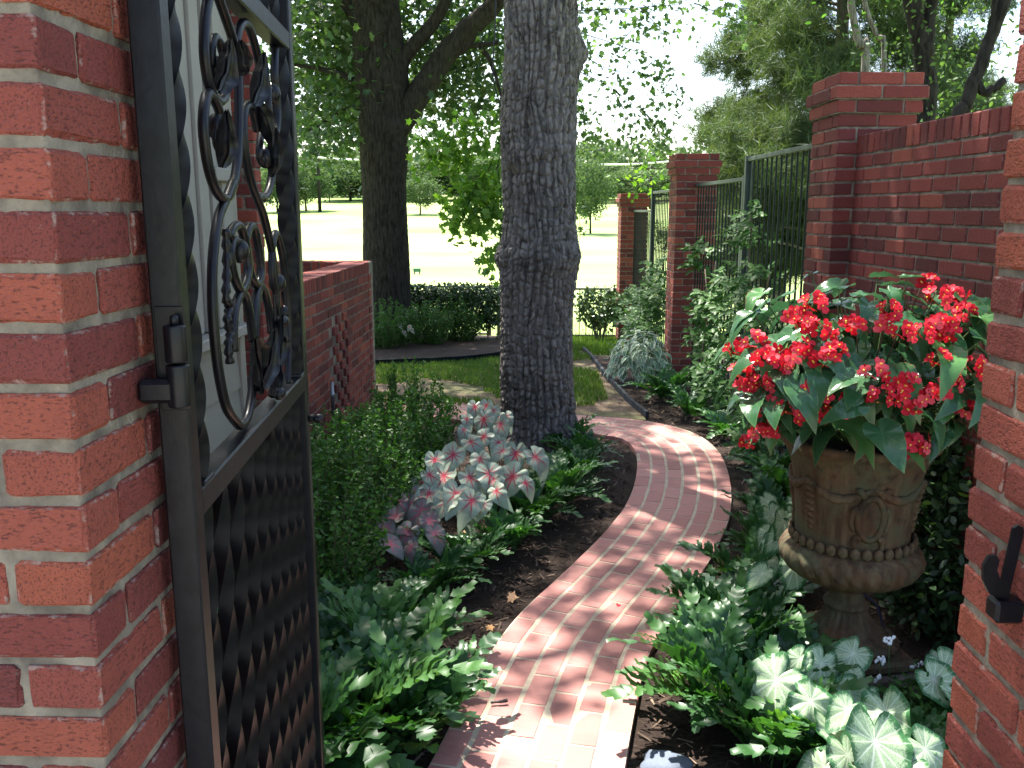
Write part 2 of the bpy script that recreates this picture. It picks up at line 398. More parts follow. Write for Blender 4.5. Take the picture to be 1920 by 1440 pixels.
def pier(name, label, x, y, yaw, S, z0, n, mat, cap=(), group=None, ch=CH, c=.0035, cat='brick pillar', hj=.0, rough=False):
    """square brick pillar, its corner at (x,y): every course six bricks, turned by a quarter course by course"""
    e = empty(name, (x, y, z0), yaw, label, cat, group)
    H = ch-J-hj; L = (S-J)/2
    off = {n-1-i: o for i, o in enumerate(cap)}
    mb = MB(); lo = 0
    ins = .007
    mb.box((ins, ins, -.3), (S-ins, S-ins, (n-len(cap))*ch-J/2))
    for i, o in sorted(off.items()):
        mb.box((ins-o, ins-o, i*ch-J/2+.001), (S-ins+o, S-ins+o, (i+1)*ch-J/2-(.004 if i == n-1 else 0)))
    if rough:                                   # hand-struck joints: the mortar face is uneven
        a = np.arange(0, 4*S, .009); zz = np.arange(-.05, n*ch, .009); A, Z = np.meshgrid(a, zz)
        k_ = np.floor(A/S).astype(int) % 4; u = A-np.floor(A/S)*S; d = ins-.0045*(fbm(A*60, Z*60, 5, 3)-.25)-.003*(fbm(A*9, Z*9, 8, 2)-.5)
        uu = np.clip(u, ins, S-ins)
        X = np.choose(k_, [uu, S-d, S-uu, d]); Y_ = np.choose(k_, [d, uu, S-d, S-uu]); ii = np.arange(A.size).reshape(A.shape); jj = np.roll(ii, -1, 1)
        ob('mortar', new_mesh('mortar', np.stack([X, Y_, Z], -1).reshape(-1, 3), np.stack([ii[:-1], jj[:-1], jj[1:], ii[1:]], -1).reshape(-1, 4), M['mortar'], True), e)
    else: mb.build('mortar', M['mortar'], e)
    for i in range(n):
        o = off.get(i, 0); k = (S+2*o)/S; Lk = (S+2*o-J)/2; z = i*ch+H/2; a = -o
        mid = S+2*o-2*BW-2*J
        if i % 2 == 0:
            for yy in (a+BW/2, a+S+2*o-BW/2):
                for q in (0, 1): brick(e, a+Lk/2+q*(Lk+J), yy, z, Lk, BW, H, mat, c=c)
            for xx in (a+BW/2, a+S+2*o-BW/2): brick(e, xx, a+S/2+o, z, mid, BW, H, mat, R(90), c=c)
        else:
            for xx in (a+BW/2, a+S+2*o-BW/2):
                for q in (0, 1): brick(e, xx, a+Lk/2+q*(Lk+J), z, Lk, BW, H, mat, R(90), c=c)
            for yy in (a+BW/2, a+S+2*o-BW/2): brick(e, a+S/2+o, yy, z, mid, BW, H, mat, c=c)
    return e
# two pillars of the gateway (rougher, orange-red)
gp = pier('gate_pillar', 'orange red brick pillar filling the left edge, gate hinged on it', -.53-.405, .965, 0, .405, -.02, 38, 'brick_gate', c=.0045, hj=.0015, cat='brick pillar', rough=True)
gp.scale = (1, .9, 1)
pier('gate_pillar', 'orange red brick pillar at the right edge with black iron catch', .70, 1.0, 0, .405, -.05, 38, 'brick_gate', c=.0045, hj=.0015, cat='brick pillar', rough=True)
PY = lambda x, y, n, z0, lab: pier('fence_pillar', lab, x, y, R(2), .397, z0, n, 'brick_wall', (.012, .034, .018), 'brick pillars along the fence')
PY(1.50, 4.70, 36, -.02, 'tall red brick pillar with stepped cap joined to the high brick wall')
PY(1.325, 8.95, 34, -.02, 'red brick pillar with stepped cap midway along the green picket fence')
PY(1.19, 13.5, 33, -.25, 'farthest red brick pillar with stepped cap at the end of the fence')

def wall(name, label, x, y, yaw, L, thick, n, z0, pattern=None, end=True, rowlock=True, stuff_below=0, cat='brick wall', parent=None, xmin=0., hide_end=False):
    """brick wall: local x runs along it, the face looks to local -y"""
    if parent is None: e = empty(name, (x, y, z0), yaw, label, cat)
    else:
        e = None
    mb = MB(); top = n*CH
    mb.box((.008, .007, -.3), (L-.006, thick-.004, top-J/2))
    if rowlock: mb.box((.008, .008, top-J/2+.001), (L-.006, thick-.006, top+.088))
    if e is None:
        e = mb.build(name, M['mortar'], parent, loc=(x, y, z0), rot=(0, 0, yaw))
    else: mb.build('mortar', M['mortar'], e)
    low = MB()
    for i in range(n):
        z = i*CH+BH/2; s = 0.; k = 0
        if i % 2 == 0 and end:
            brick(e, BW/2, BL/2, z, min(thick, BL), BW, BH, 'brick_wall', R(90)); s = BW+J
        elif end and thick > .15:
            brick(e, BL/2, thick-BW/2, z)
        elif i % 2 == 0: s = -BL/2
        while s < L-.03:
            l = min(BL, L-s); a = s
            if a < 0: l += a; a = 0.
            if pattern and pattern(a+l/2, i) is not None:
                for h in (0, 1):
                    hl = (l-J)/2; dy = pattern(a+l/2, i)*(1 if (round((a+h*.1018)/.1018)+i) % 2 else -1)
                    if hl > .03: brick(e, a+hl/2+h*(hl+J), BW/2+dy, z, hl, BW, BH)
            elif i < stuff_below:
                v, f = cham_box((a, 0, z-BH/2), (a+l, BW, z+BH/2), .0035); low.add(v, f)
            elif a+l > xmin: brick(e, a+l/2, BW/2, z, round(l, 2), BW, BH)
            s += BL+J
    if low.v: tag(low.build('brick', M['brick_wall'], e), 'lowest courses of red brick', kind='stuff')
    if rowlock:
        s = 0.
        while s < L-.02:
            brick(e, s+BH/2, thick/2, top+BW/2-.002, thick if thick < .22 else .2, BW, BH, 'brick_wall', R(90)) if False else ob('brick', brick_mesh(BH, thick, BW, 'brick_wall', rnd.randrange(4)), e, (s+BH/2, thick/2+rnd.uniform(-.001, .002), top+BW/2+rnd.uniform(-.001, .001)), (rnd.gauss(0, .004), rnd.gauss(0, .006), rnd.gauss(0, .006)))
            s += BH+J
    return e
# high wall on the right
yw = math.atan2(3.42-4.7, 1.68-1.6)
wall('high_wall', 'high red brick wall with upright coping bricks behind the flower urn', 1.6, 4.70, yw, 2.15, .2, 30, -.02, end=False, stuff_below=7)
# low wall on the left with its checkered panel of proud and sunk bricks
def patt(u, i):
    if 4 <= i <= 14 and .62 < u-.02*abs(9-i) and u+.02*abs(9-i) < 1.22:
        return .014
wall('low_wall', 'low red brick garden wall with raised checker pattern beside the boxwood', -1.43, 5.3, R(90), 2.05, .2, 18, 0, pattern=patt)
wall('low_wall', 'low red brick wall behind the patterned one, ending at its corner', -3.45, 7.36, 0, 2.02, .2, 18, 0, end=False, xmin=.2)

# ------------------------------------------------------------ brick path
cl = [(-.1, .5), (-.15, 1.2), (-.12, 2.0), (-.03, 2.5), (.09, 3.08), (.19, 3.42), (.345, 3.77), (.51, 4.14), (.655, 4.5), (.785, 4.88), (.89, 5.33), (.96, 5.8),
      (.985, 6.22), (.93, 6.6), (.77, 6.83), (.5, 6.96), (0, 7.12), (-.7, 7.45), (-1.4, 7.72), (-2.3, 7.85)]
CLP = np.array(smooth_path(cl, 10)); 
def offset_curve(P, o):
    T = np.gradient(P, axis=0); T /= np.linalg.norm(T, axis=1)[:, None]; N = np.stack([T[:, 1], -T[:, 0]], 1); return P+N*o
PZ = .0285
L_, R_ = offset_curve(CLP, -.2975), offset_curve(CLP, .2975)
v = []; f = []; n = len(CLP)
for i in range(n):
    for q, z in ((L_[i], -.06), (L_[i], PZ), (R_[i], PZ), (R_[i], -.06)): v.append((q[0], q[1], z))
for i in range(n-1):
    for k in range(3): f.append((i*4+k, (i+1)*4+k, (i+1)*4+k+1, i*4+k+1))
path = tag(ob('path', new_mesh('path', v, f, M['mortar_path'])), kind='structure')
CLEN = np.concatenate([[0], np.cumsum(np.linalg.norm(np.diff(CLP, axis=0), axis=1))])
pave = [new_mesh('brick', *cham_box((-.5, -.0445, -.03), (.5, .0445, .0295), .0032, .0008, random.Random(k)), M['paver']) for k in range(6)]
for r_ in range(6):
    C = offset_curve(CLP, (r_-2.5)*.1016); s = np.concatenate([[0], np.cumsum(np.linalg.norm(np.diff(C, axis=0), axis=1))])
    t0 = (0 if r_ % 2 else .5)*.2032
    # bricks counted by the centre line so that the bond stays alternate round the bend
    a = t0
    while a < CLEN[-1]-.22:
        sa, sb = np.interp(a, CLEN, s), np.interp(a+.2032, CLEN, s)
        p0 = np.array([np.interp(sa, s, C[:, j]) for j in (0, 1)]); p1 = np.array([np.interp(sb, s, C[:, j]) for j in (0, 1)])
        d = p1-p0; L = np.linalg.norm(d)
        if p0[1] > 1.9 and L > .05:
            sx = L-.0105
            o = ob('brick', pave[rnd.randrange(6)], path, (*((p0+p1)/2), PZ-.028+rnd.uniform(-.001, .001)), (rnd.gauss(0, .004), rnd.gauss(0, .003), math.atan2(d[1], d[0])+rnd.gauss(0, .005)), (sx, 1, 1))
        a += .2032
def path_dist(x, y):
    return np.sqrt(((CLP-np.array([x, y]))**2).sum(1)).min()

# ------------------------------------------------------------ house at the left, seen through the gate
house = empty('house', (-1.5, 4.36, 0), 0, 'pale sided house corner with white window, glimpsed through the iron gate', 'house')
mb = MB(); mb.box((-3, -3.1, -.2), (-.016, -.02, 3.6)); mb.build('wall', M['siding'], house)
z = 0
while z < 1.12:
    h = min(.215, 1.14-z)
    b = MB().add([(-.03, -3.1, z), (0.004, -3.1, z), (-.010, -3.1, z+h), (-.03, -3.1, z+h), (-.03, -.06, z), (0.004, -.06, z), (-.010, -.06, z+h), (-.03, -.06, z+h)],
                 [(0, 1, 2, 3), (7, 6, 5, 4), (1, 5, 6, 2), (0, 4, 5, 1), (3, 2, 6, 7)])
    b.build('siding_board', M['siding'], house); z += h
MB().cbox((-.04, -.06, -.1), (.014, .008, 3.5), .004).build('corner_board', M['siding'], house)
win = MB(); 
win.cbox((-.02, -.20, 1.19), (.022, -.075, 3.4)).cbox((-.02, -1.3, 1.19), (.022, -1.18, 3.4)).cbox((-.02, -1.18, 3.1), (.021, -.2, 3.3))
wo_ = win.build('window', M['white_paint'], house)
MB().cbox((-.02, -1.38, 1.135), (.075, -.03, 1.185), .006).build('sill', M['white_paint'], wo_)
MB().cbox((-.01, -.30, 1.19), (.010, -.203, 3.1)).cbox((-.013, -.345, 1.19), (-.006, -.303, 3.1)).cbox((-.01, -.45, 1.19), (.012, -.348, 3.1)).cbox((-.013, -.50, 1.19), (-.006, -.453, 3.1)).cbox((-.01, -.72, 1.19), (.006, -.503, 3.1)).cbox((-.01, -1.17, 1.19), (.005, -.723, 1.26)).build('sash', M['white_paint'], wo_)
MB().cbox((-.012, -.335, 1.86), (.05, -.07, 1.92), .005).build('frame', M['white_paint'], wo_)
def mat_glass():
    t = NT('window_glass'); t.principled(Base_Color=(.03, .035, .04), Roughness=.05, Specular_IOR_Level=.8); return t.m
M['glass'] = mat_glass()
MB().box((-.016, -1.17, 1.2), (-.0145, -.725, 3.1)).build('pane', M['glass'], wo_)
hb = wall('brick_wall', None, -.95, .26, 0, .985, .1, 52, -.02, end=False, rowlock=False, parent=house, xmin=.45, stuff_below=4)
# siding body behind the brick face so the house is solid
MB().box((-3, -.02, -.2), (-.96, 1.6, 3.6)).build('wall', M['siding'], house)
# ------------------------------------------------------------ iron gate, swung open
GA = math.atan2(.995, -.1)
gate = empty('iron_gate', (-.497, 1.17, 0), GA, 'open black wrought iron gate with scrollwork and twisted bars', 'gate')
IR = M['iron']
MB().cbox((-.02, -.02, .05), (.02, .02, 2.6), .003).build('hinge_stile', IR, gate)
MB().cbox((.925, -.02, .05), (.965, .02, 2.6), .003).build('latch_stile', IR, gate)
for nm, z0, z1 in (('middle_rail', 1.300, 1.342), ('top_rail', 2.085, 2.125), ('bottom_rail', .09, .13)):
    MB().cbox((.0205, -.0195, z0), (.9245, .0195, z1), .003).build(nm, IR, gate)
def twisted(h, a, turns):
    seg = max(10, int(turns*32)); v = []; f = []
    for k in range(4):
        n0 = len(v)
        for i in range(seg+1):
            th = 2*math.pi*turns*i/seg; z = h*i/seg
            for q in (0, .5, 1):
                an = th+math.pi/4+(k+q)*math.pi/2; rr_ = a if q != .5 else a*.73; v.append((rr_*math.cos(an), rr_*math.sin(an), z))
        for i in range(seg):
            for q in (0, 1): j = n0+i*3+q; f.append((j, j+1, j+4, j+3))
    return new_mesh('twisted_bar', v, f, M['iron_bar'], True)
tw_low = twisted(1.170, .0165, 2.7); tw_up = twisted(.743, .0215, 2.3); tw_top = twisted(.47, .0135, 2)
for i in range(9): ob('twisted_bar', tw_low, gate, (.075+.097*i, 0, .13), (0, 0, i*.4))
for u in (.062, .893): ob('twisted_bar', tw_up, gate, (u, 0, 1.342), (0, 0, u*2))
for i in range(9): ob('twisted_bar', tw_top, gate, (.075+.097*i, 0, 2.125), (0, 0, i*.4))
for u in (.062, .893):
    MB().cbox((u-.026, -.0205, 1.340), (u+.026, .0205, 1.348), .002).build('bar_foot', IR, gate)
SCR = dict(
S1=[(0.396,1.779),(0.343,1.75),(0.291,1.725),(0.256,1.692),(0.23,1.651),(0.216,1.61),(0.21,1.56),(0.214,1.508),(0.226,1.462),(0.254,1.41),(0.304,1.374),(0.339,1.356),(0.388,1.355),(0.424,1.374),(0.457,1.408),(0.483,1.455),(0.507,1.513),(0.534,1.562),(0.565,1.585)],
S2=[(0.488,1.988),(0.478,1.932),(0.463,1.875),(0.443,1.827),(0.414,1.789),(0.371,1.759),(0.339,1.749),(0.298,1.753),(0.263,1.771),(0.238,1.799),(0.227,1.83),(0.225,1.858),(0.238,1.887),(0.258,1.907),(0.278,1.911),(0.302,1.904),(0.326,1.892),(0.348,1.869),(0.353,1.848),(0.342,1.83),(0.319,1.825),(0.298,1.835),(0.296,1.852),(0.309,1.863)],
S3=[(0.33,2.086),(0.288,2.04),(0.264,1.993),(0.259,1.961),(0.27,1.931),(0.297,1.91),(0.336,1.906),(0.371,1.919),(0.389,1.947),(0.386,1.981),(0.36,2.002),(0.327,2.004),(0.306,1.984),(0.306,1.96),(0.321,1.954)],
S3b=[(0.35,2.086),(0.402,2.056),(0.44,2.034),(0.467,2.016)],
S4=[(0.483,1.969),(0.472,2.004),(0.487,2.033),(0.512,2.055),(0.549,2.07),(0.585,2.072),(0.624,2.058),(0.656,2.034),(0.674,2.007),(0.653,1.983)],
S5=[(0.617,1.883),(0.604,1.905),(0.58,1.922),(0.548,1.923),(0.519,1.913),(0.5,1.888),(0.496,1.854),(0.509,1.822),(0.543,1.779),(0.588,1.75),(0.631,1.724),(0.673,1.681),(0.706,1.635),(0.722,1.566),(0.728,1.496),(0.722,1.451),(0.687,1.40),(0.625,1.35)],
S5b=[(0.588,1.75),(0.611,1.757),(0.639,1.754),(0.684,1.763),(0.73,1.79),(0.759,1.835),(0.752,1.876),(0.72,1.902),(0.676,1.896),(0.644,1.87),(0.625,1.838),(0.647,1.824),(0.682,1.836)],
S6=[(0.345,1.685),(0.367,1.698),(0.412,1.704),(0.442,1.694),(0.465,1.667),(0.472,1.627),(0.453,1.604),(0.411,1.588),(0.382,1.6),(0.357,1.625),(0.346,1.658),(0.37,1.678),(0.4,1.674),(0.409,1.659)],
S6b=[(0.463,1.676),(0.485,1.693),(0.514,1.701),(0.544,1.694),(0.566,1.668),(0.579,1.641),(0.583,1.615),(0.562,1.593),(0.536,1.589),(0.498,1.606),(0.479,1.637),(0.474,1.666)],
S7=[(0.326,1.49),(0.332,1.526),(0.352,1.561),(0.38,1.577),(0.41,1.585),(0.437,1.575),(0.457,1.549),(0.471,1.518),(0.477,1.486)],
S7b=[(0.477,1.486),(0.496,1.525),(0.52,1.563),(0.564,1.583),(0.606,1.568),(0.635,1.535),(0.649,1.506),(0.653,1.478)],
S8=[(0.80,1.335),(0.84,1.42),(0.85,1.52),(0.82,1.62),(0.76,1.68),(0.71,1.66),(0.69,1.6),(0.71,1.56),(0.74,1.575)],
S9=[(0.86,2.085),(0.83,2.02),(0.845,1.95),(0.82,1.90),(0.77,1.9),(0.745,1.94),(0.76,1.98),(0.79,1.975)],
S10=[(0.10,2.086),(0.13,2.03),(0.125,1.95),(0.15,1.88),(0.2,1.84)])
SCR['vine'] = [(0.321,1.70),(0.321,1.663),(0.311,1.619),(0.298,1.585),(0.316,1.569),(0.297,1.549),(0.309,1.525),(0.293,1.504),(0.297,1.476)]
for k, pl in SCR.items():
    if k == 'S10' : continue
    P = smooth_path([(u, 0, z) for u, z in pl], 5); n = len(P)
    rad = [.0085]*n if k != 'vine' else [.007+.002*math.sin(i*2.1) for i in range(n)]
    if k in ('S2', 'S3', 'S5b', 'S9', 'S8'): rad = [.0085*(1-.35*max(0, (i/n-.6)/.4)) for i in range(n)]
    mb = MB(); v, f = tube_geo(P, rad, 8, 1.0); mb.add(v, f)
    mb.build('twisted_vine' if k == 'vine' else 'scroll', IR, gate, smooth=True)
    if k in ('S2', 'S3', 'S5b', 'S9', 'S8', 'S6'):
        q = P[-1]; MB().sphere(tuple(q), .017, 10, 7, (1, 1.1, 1.3)).build('scroll_boss', IR, gate, True)
def iron_leaf(u, z, L, ang, bend=.35, wid=.45, ribs=5):
    v = []; f = []; m = 10; w_ = 8
    for i in range(m+1):
        t = i/m; ww = L*wid*math.sin(math.pi*min(1, t*.93+.07))**.75*(1+.16*math.sin(t*ribs*math.pi))
        for j in range(w_+1):
            s = j/w_*2-1
            env = math.sin(math.pi*min(1, t*.93+.07)); v.append((s*ww*.5, -.008-.035*bend*t*t*L/.08+(.007*math.cos(s*9)-.012*abs(s))*env, L*t-.012*env*s*s))
    for i in range(m):
        for j in range(w_): a = i*(w_+1)+j; f.append((a, a+1, a+w_+2, a+w_+1))
    # thickness
    n0 = len(v); v += [(x, y+.004, zz) for x, y, zz in v]; f += [tuple(q+n0 for q in p[::-1]) for p in f]
    me = new_mesh('iron_leaf', v, f, IR, True); return ob('iron_leaf', me, gate, (u, 0, z), (0, ang, 0))
iron_leaf(.69, 1.475, .055, R(-75), .5, .8); iron_leaf(.70, 1.46, .05, R(160), .4, .5); iron_leaf(.61, 1.352, .07, R(30), .3, .6)
iron_leaf(.56, 1.93, .11, R(25), .4, .55); iron_leaf(.60, 1.93, .09, R(150), .4, .5); iron_leaf(.30, 1.92, .09, R(20), .5, .7)
iron_leaf(.70, 1.80, .10, R(-10), .4, .5); iron_leaf(.29, 1.80, .09, R(0), .4, .6); iron_leaf(.47, 1.97, .06, R(-30), .4, .6)
iron_leaf(.48, 1.40, .14, R(-42), .3, .62); iron_leaf(.50, 1.40, .13, R(40), .3, .55); iron_leaf(.62, 1.40, .13, R(20), .3, .45)
# cast flower bud and beads
mb = MB(); mb.sphere((.672, -.018, 1.50), .018, 10, 8, (1.2, .9, .8)).sphere((.70, -.02, 1.515), .010, 8, 6, (1, 1, 1.6)).sphere((.60, -.02, 1.36), .014, 8, 6, (1.3, 1, 1))
mb.build('flower_bud', M['steel'] if False else IR, gate, True)
mb = MB()
for i in range(12): mb.sphere((.652+.003*math.sin(i), -.004, 1.478-.0105*i), .006, 6, 5)
mb.build('bead_string', IR, gate, True)
# hinge: leaf plate, two knuckles, pin, and the lug set in the pillar
HC = (-.036, -.015)
hin = MB().lathe([(.0145, 1.474), (.015, 1.476), (.015, 1.528), (.0145, 1.53)], 16, HC).build('hinge', IR, gate, True)
MB().lathe([(.0142, 1.534), (.0148, 1.536), (.0148, 1.58), (.0142, 1.582)], 16, HC).build('knuckle', IR, hin, True)
MB().lathe([(.0055, 1.582), (.0055, 1.594), (.003, 1.596)], 10, HC).build('pin', IR, hin, True)
MB().cbox((-.024, -.024, 1.466), (-.0202, .014, 1.606), .001).build('plate', IR, hin)
MB().cbox((-.050, -.012, 1.480), (-.028, .036, 1.512), .006).build('lug', IR, hin)
lat = MB().cbox((.945, -.034, 1.215), (.962, -.0205, 1.232), .003).build('latch', IR, gate)
MB().lathe([(.009, 0), (.012, .003), (.012, .016), (.009, .02)], 12).build('knob', IR, lat, True, (.953, -.034, 1.223), (R(90), 0, 0))
# the catch on the right pillar
ca = empty('gate_catch', (.70, 1.235, 1.155), 0, 'black iron hook catch fixed to the right gate pillar', 'gate catch')
MB().cbox((-.037, -.018, -.016), (.004, .018, .018), .005).build('stub', IR, ca)
v = [(-.030, 0, .01), (-.015, 0, .01), (-.003, 0, .12), (-.005, 0, .128), (-.012, 0, .131), (-.018, 0, .126)]
v2 = [(-.029, .0, .018), (-.043, .0, .026), (-.053, .0, .045), (-.055, .0, .068), (-.049, .0, .083), (-.038, .0, .085), (-.033, .0, .077), (-.035, .0, .062), (-.030, .0, .05), (-.018, .0, .042), (-.016, .0, .018)]
def plate(pts, th):
    n = len(pts); vv = [(x, y-th, z) for x, y, z in pts]+[(x, y+th, z) for x, y, z in pts]
    ff = [tuple(range(n))[::-1], tuple(range(n, 2*n))]+[(i, (i+1) % n, n+(i+1) % n, n+i) for i in range(n)]
    return vv, ff
MB().add(*plate(v[::-1], .003)).build('upright', IR, ca); MB().add(*plate(v2, .0035)).build('hook', IR, ca)
# ------------------------------------------------------------ picket fence on the right
def fence_panel(name, lab, p0, p1, zb, zt, sp, w_, mat, railmat, group, posts=(True, True), rails=2):
    d = Vector(p1)-Vector(p0); L = d.length; e = empty(name, (p0[0], p0[1], 0), math.atan2(d.y, d.x), lab, 'fence', group)
    MB().cbox((0, -.02, zt-.03), (L, .02, zt), .002).build('rail', railmat, e)
    MB().cbox((0, -.016, zb+.12), (L, .016, zb+.15), .002).build('rail', mat, e)
    k = MB().cbox((-w_/2, -w_/2, 0), (w_/2, w_/2, zt-.031-zb-.02), .0015).mesh('picket', mat)
    n = int(L/sp)
    for i in range(n): 
        o = ob('picket', k, e, ((i+.5)*L/n, .0, zb+.02))
    pm = MB().cbox((-.025, -.025, 0), (.025, .025, zt+.012-zb+.1), .002).mesh('post', railmat)
    for q, x in zip(posts, (.012, L-.012)):
        if q: ob('post', pm, e, (x, .002, zb-.1))
    return e
IG, RG = M['iron_green'], M['rail_green']
G_ = 'green picket fence panels between the pillars'
fence_panel('picket_fence', 'taller green picket fence panel next to the tall brick pillar', (1.685, 5.1), (1.605, 7.13), 0, 2.13, .112, .0125, IG, RG, G_, (False, True))
fence_panel('picket_fence', 'green picket fence panel just before the middle brick pillar', (1.602, 7.15), (1.53, 8.95), 0, 1.985, .112, .0125, IG, RG, G_, (True, False))
fence_panel('picket_fence', 'green picket fence panel just beyond the middle brick pillar', (1.505, 9.36), (1.43, 11.6), 0, 1.965, .112, .0125, IG, RG, G_, (False, True))
fence_panel('picket_fence', 'lowest green picket fence panel next to the farthest brick pillar', (1.428, 11.63), (1.385, 13.5), -.15, 1.735, .112, .0125, IG, RG, G_, (True, False))
# low iron fence along the golf course
F2 = 'low iron railings at the end of the garden'
BR = mat_plain('iron_brown', (.03, .024, .02), .6, .2)
fence_panel('low_railing', 'low dark iron railing behind the clipped hedge', (-3.6, 14.0), (-.80, 14.0), -.34, .56, .105, .014, BR, BR, F2, (False, True))
fence_panel('garden_gate', 'low dark iron garden gate half hidden by the oak trunk', (-.68, 14.0), (.2, 14.0), -.34, .54, .105, .014, BR, BR, F2, (True, True))
fence_panel('low_railing', 'low dark iron railing behind the small leafy bush by the last pillar', (.24, 14.0), (1.2, 14.0), -.36, .53, .105, .014, BR, BR, F2, (True, False))
# bed edging strips
def strip(name, lab, pts, h, th, mat, cat='edging'):
    P = np.array(smooth_path(pts, 6)); A = offset_curve(P, -th/2); B = offset_curve(P, th/2); v = []; f = []
    for a, b in zip(A, B):
        g = float(zg(*a))
        for q, z in ((a, -.05), (a, h), (b, h), (b, -.05)): v.append((q[0], q[1], g+z))
    n = len(P)
    for i in range(n-1):
        for k in range(4): f.append((i*4+k, (i+1)*4+k, (i+1)*4+(k+1) % 4, i*4+(k+1) % 4))
    f.append((0, 1, 2, 3)); f.append(tuple((n-1)*4+k for k in (3, 2, 1, 0)))
    return tag(ob(name, new_mesh(name, v, f, mat)), lab, cat)
ED = mat_plain('edging', (.03, .033, .036), .8, .3, spec=.2)
strip('bed_edging', 'grey edging strip between the worn lawn and the fence bed', [(.90, 7.28), (.80, 7.9), (.70, 9.0), (.64, 10.2), (.57, 11.6)], .075, .03, ED)
strip('bed_edging', 'dark edging strip along the hedge bed across the lawn', [(-3.1, 9.75), (-1.9, 9.95), (-1.2, 10.15), (-.72, 10.45), (-.45, 10.9), (-.35, 11.6)], .09, .03, mat_plain('edging_dark', (.008, .011, .013), .9, spec=.1))

# mulched bed under the hedge, beyond the dark edging
def ye(x): return np.interp(x, [-3.3, -1.9, -1.2, -.72, -.45], [9.8, 10.02, 10.22, 10.52, 11.0])
xs_ = np.linspace(-3.3, -.46, 60); T_, X_ = np.meshgrid(np.linspace(0, 1, 50), xs_, indexing='ij'); Y_ = ye(X_)+(13.5-ye(X_))*T_
Z_ = zg(X_, Y_)+.03+.05*np.minimum(1, T_*4)+.02*(fbm(X_*4, Y_*4, 13)-.5); i_ = np.arange(X_.size).reshape(X_.shape)
tag(ob('hedge_bed', new_mesh('hedge_bed', np.stack([X_, Y_, Z_], -1).reshape(-1, 3), np.stack([i_[:-1, :-1], i_[:-1, 1:], i_[1:, 1:], i_[1:, :-1]], -1).reshape(-1, 4), M['mulch'], True)), kind='structure')
# ------------------------------------------------------------ foliage machinery
def fan(outline, c=(0, .35, 0)):
    v = [c]+[(*p, 0) if len(p) == 2 else p for p in outline]; n = len(outline)
    return np.array(v, float), np.array([(0, 1+i, 1+(i+1) % n) for i in range(n)])
T_LOBE = fan([(0, 0), (.16, .16), (.46, .10), (.34, .36), (.58, .58), (.26, .62), (.10, .80), (0, 1.05), (-.10, .80), (-.26, .62), (-.58, .58), (-.34, .36), (-.46, .10), (-.16, .16)], (0, .42, .05))
T_OVAL = (np.array([(0, 0, 0), (.26, .3, .05), (.24, .65, .05), (0, 1, -.03), (-.24, .65, .05), (-.26, .3, .05), (0, .5, -.01)], float), np.array([(6, 0, 1), (6, 1, 2), (6, 2, 3), (6, 3, 4), (6, 4, 5), (6, 5, 0)]))
T_DIA = (np.array([(0, 0, 0), (.28, .45, .06), (0, 1, 0), (-.28, .45, .06)], float), np.array([(0, 1, 2), (0, 2, 3)]))
T_BLADE = (np.array([(-.045, 0, 0), (.045, 0, 0), (.03, .5, .08), (-.03, .5, .08), (0, 1, .3)], float), np.array([(0, 1, 2), (0, 2, 3), (3, 2, 4)]))
def unit(a): return a/np.maximum(np.linalg.norm(a, axis=-1, keepdims=True), 1e-9)
def cloud_mesh(name, C, N, D, S, T, mat):
    """one mesh of many leaves: centres C, normals N, pointing directions D, sizes S, template T"""
    tv, tf = T; n = len(C); k = len(tv)
    N = unit(N); D = unit(D-N*(D*N).sum(1, keepdims=True)); B = np.cross(D, N)
    V = C[:, None, :]+S[:, None, None]*(tv[None, :, 0, None]*B[:, None, :]+tv[None, :, 1, None]*D[:, None, :]+tv[None, :, 2, None]*N[:, None, :])
    F = (tf[None]+(np.arange(n)*k)[:, None, None]).reshape(-1, 3)
    me = new_mesh(name, V.reshape(-1, 3), F, mat)
    a = me.attributes.new('lv', 'FLOAT', 'POINT'); a.data.foreach_set('value', np.repeat(rng.random(n)*.999, k).astype(np.float32))
    return me
def rdir(n): return unit(rng.normal(size=(n, 3)))
def clumps(centres, per, spread, size, T, mat, name='foliage', up=.5, droop=.3):
    C = np.repeat(np.asarray(centres, float), per, axis=0); n = len(C)
    C = C+rng.normal(size=(n, 3))*np.asarray(spread)
    N = rdir(n)+np.array([0, 0, up]); D = rdir(n)+np.array([0, 0, -droop])
    return cloud_mesh(name, C, N, D, size*rng.uniform(.7, 1.3, n), T, mat)
def shell(n, c, r, zmin=None, inner=.35):
    P = rdir(n)*(rng.uniform(inner**3, 1, n)**(1/3))[:, None]
    return np.asarray(c)+P*np.asarray(r)
def limb(pts, r0, r1, n=8, k=5, wob=0.):
    P = np.array(smooth_path(pts, k)); m = len(P)
    if wob: P = P+rng.normal(size=P.shape)*wob
    return tube_geo(P, [r0+(r1-r0)*i/(m-1) for i in range(m)], n)
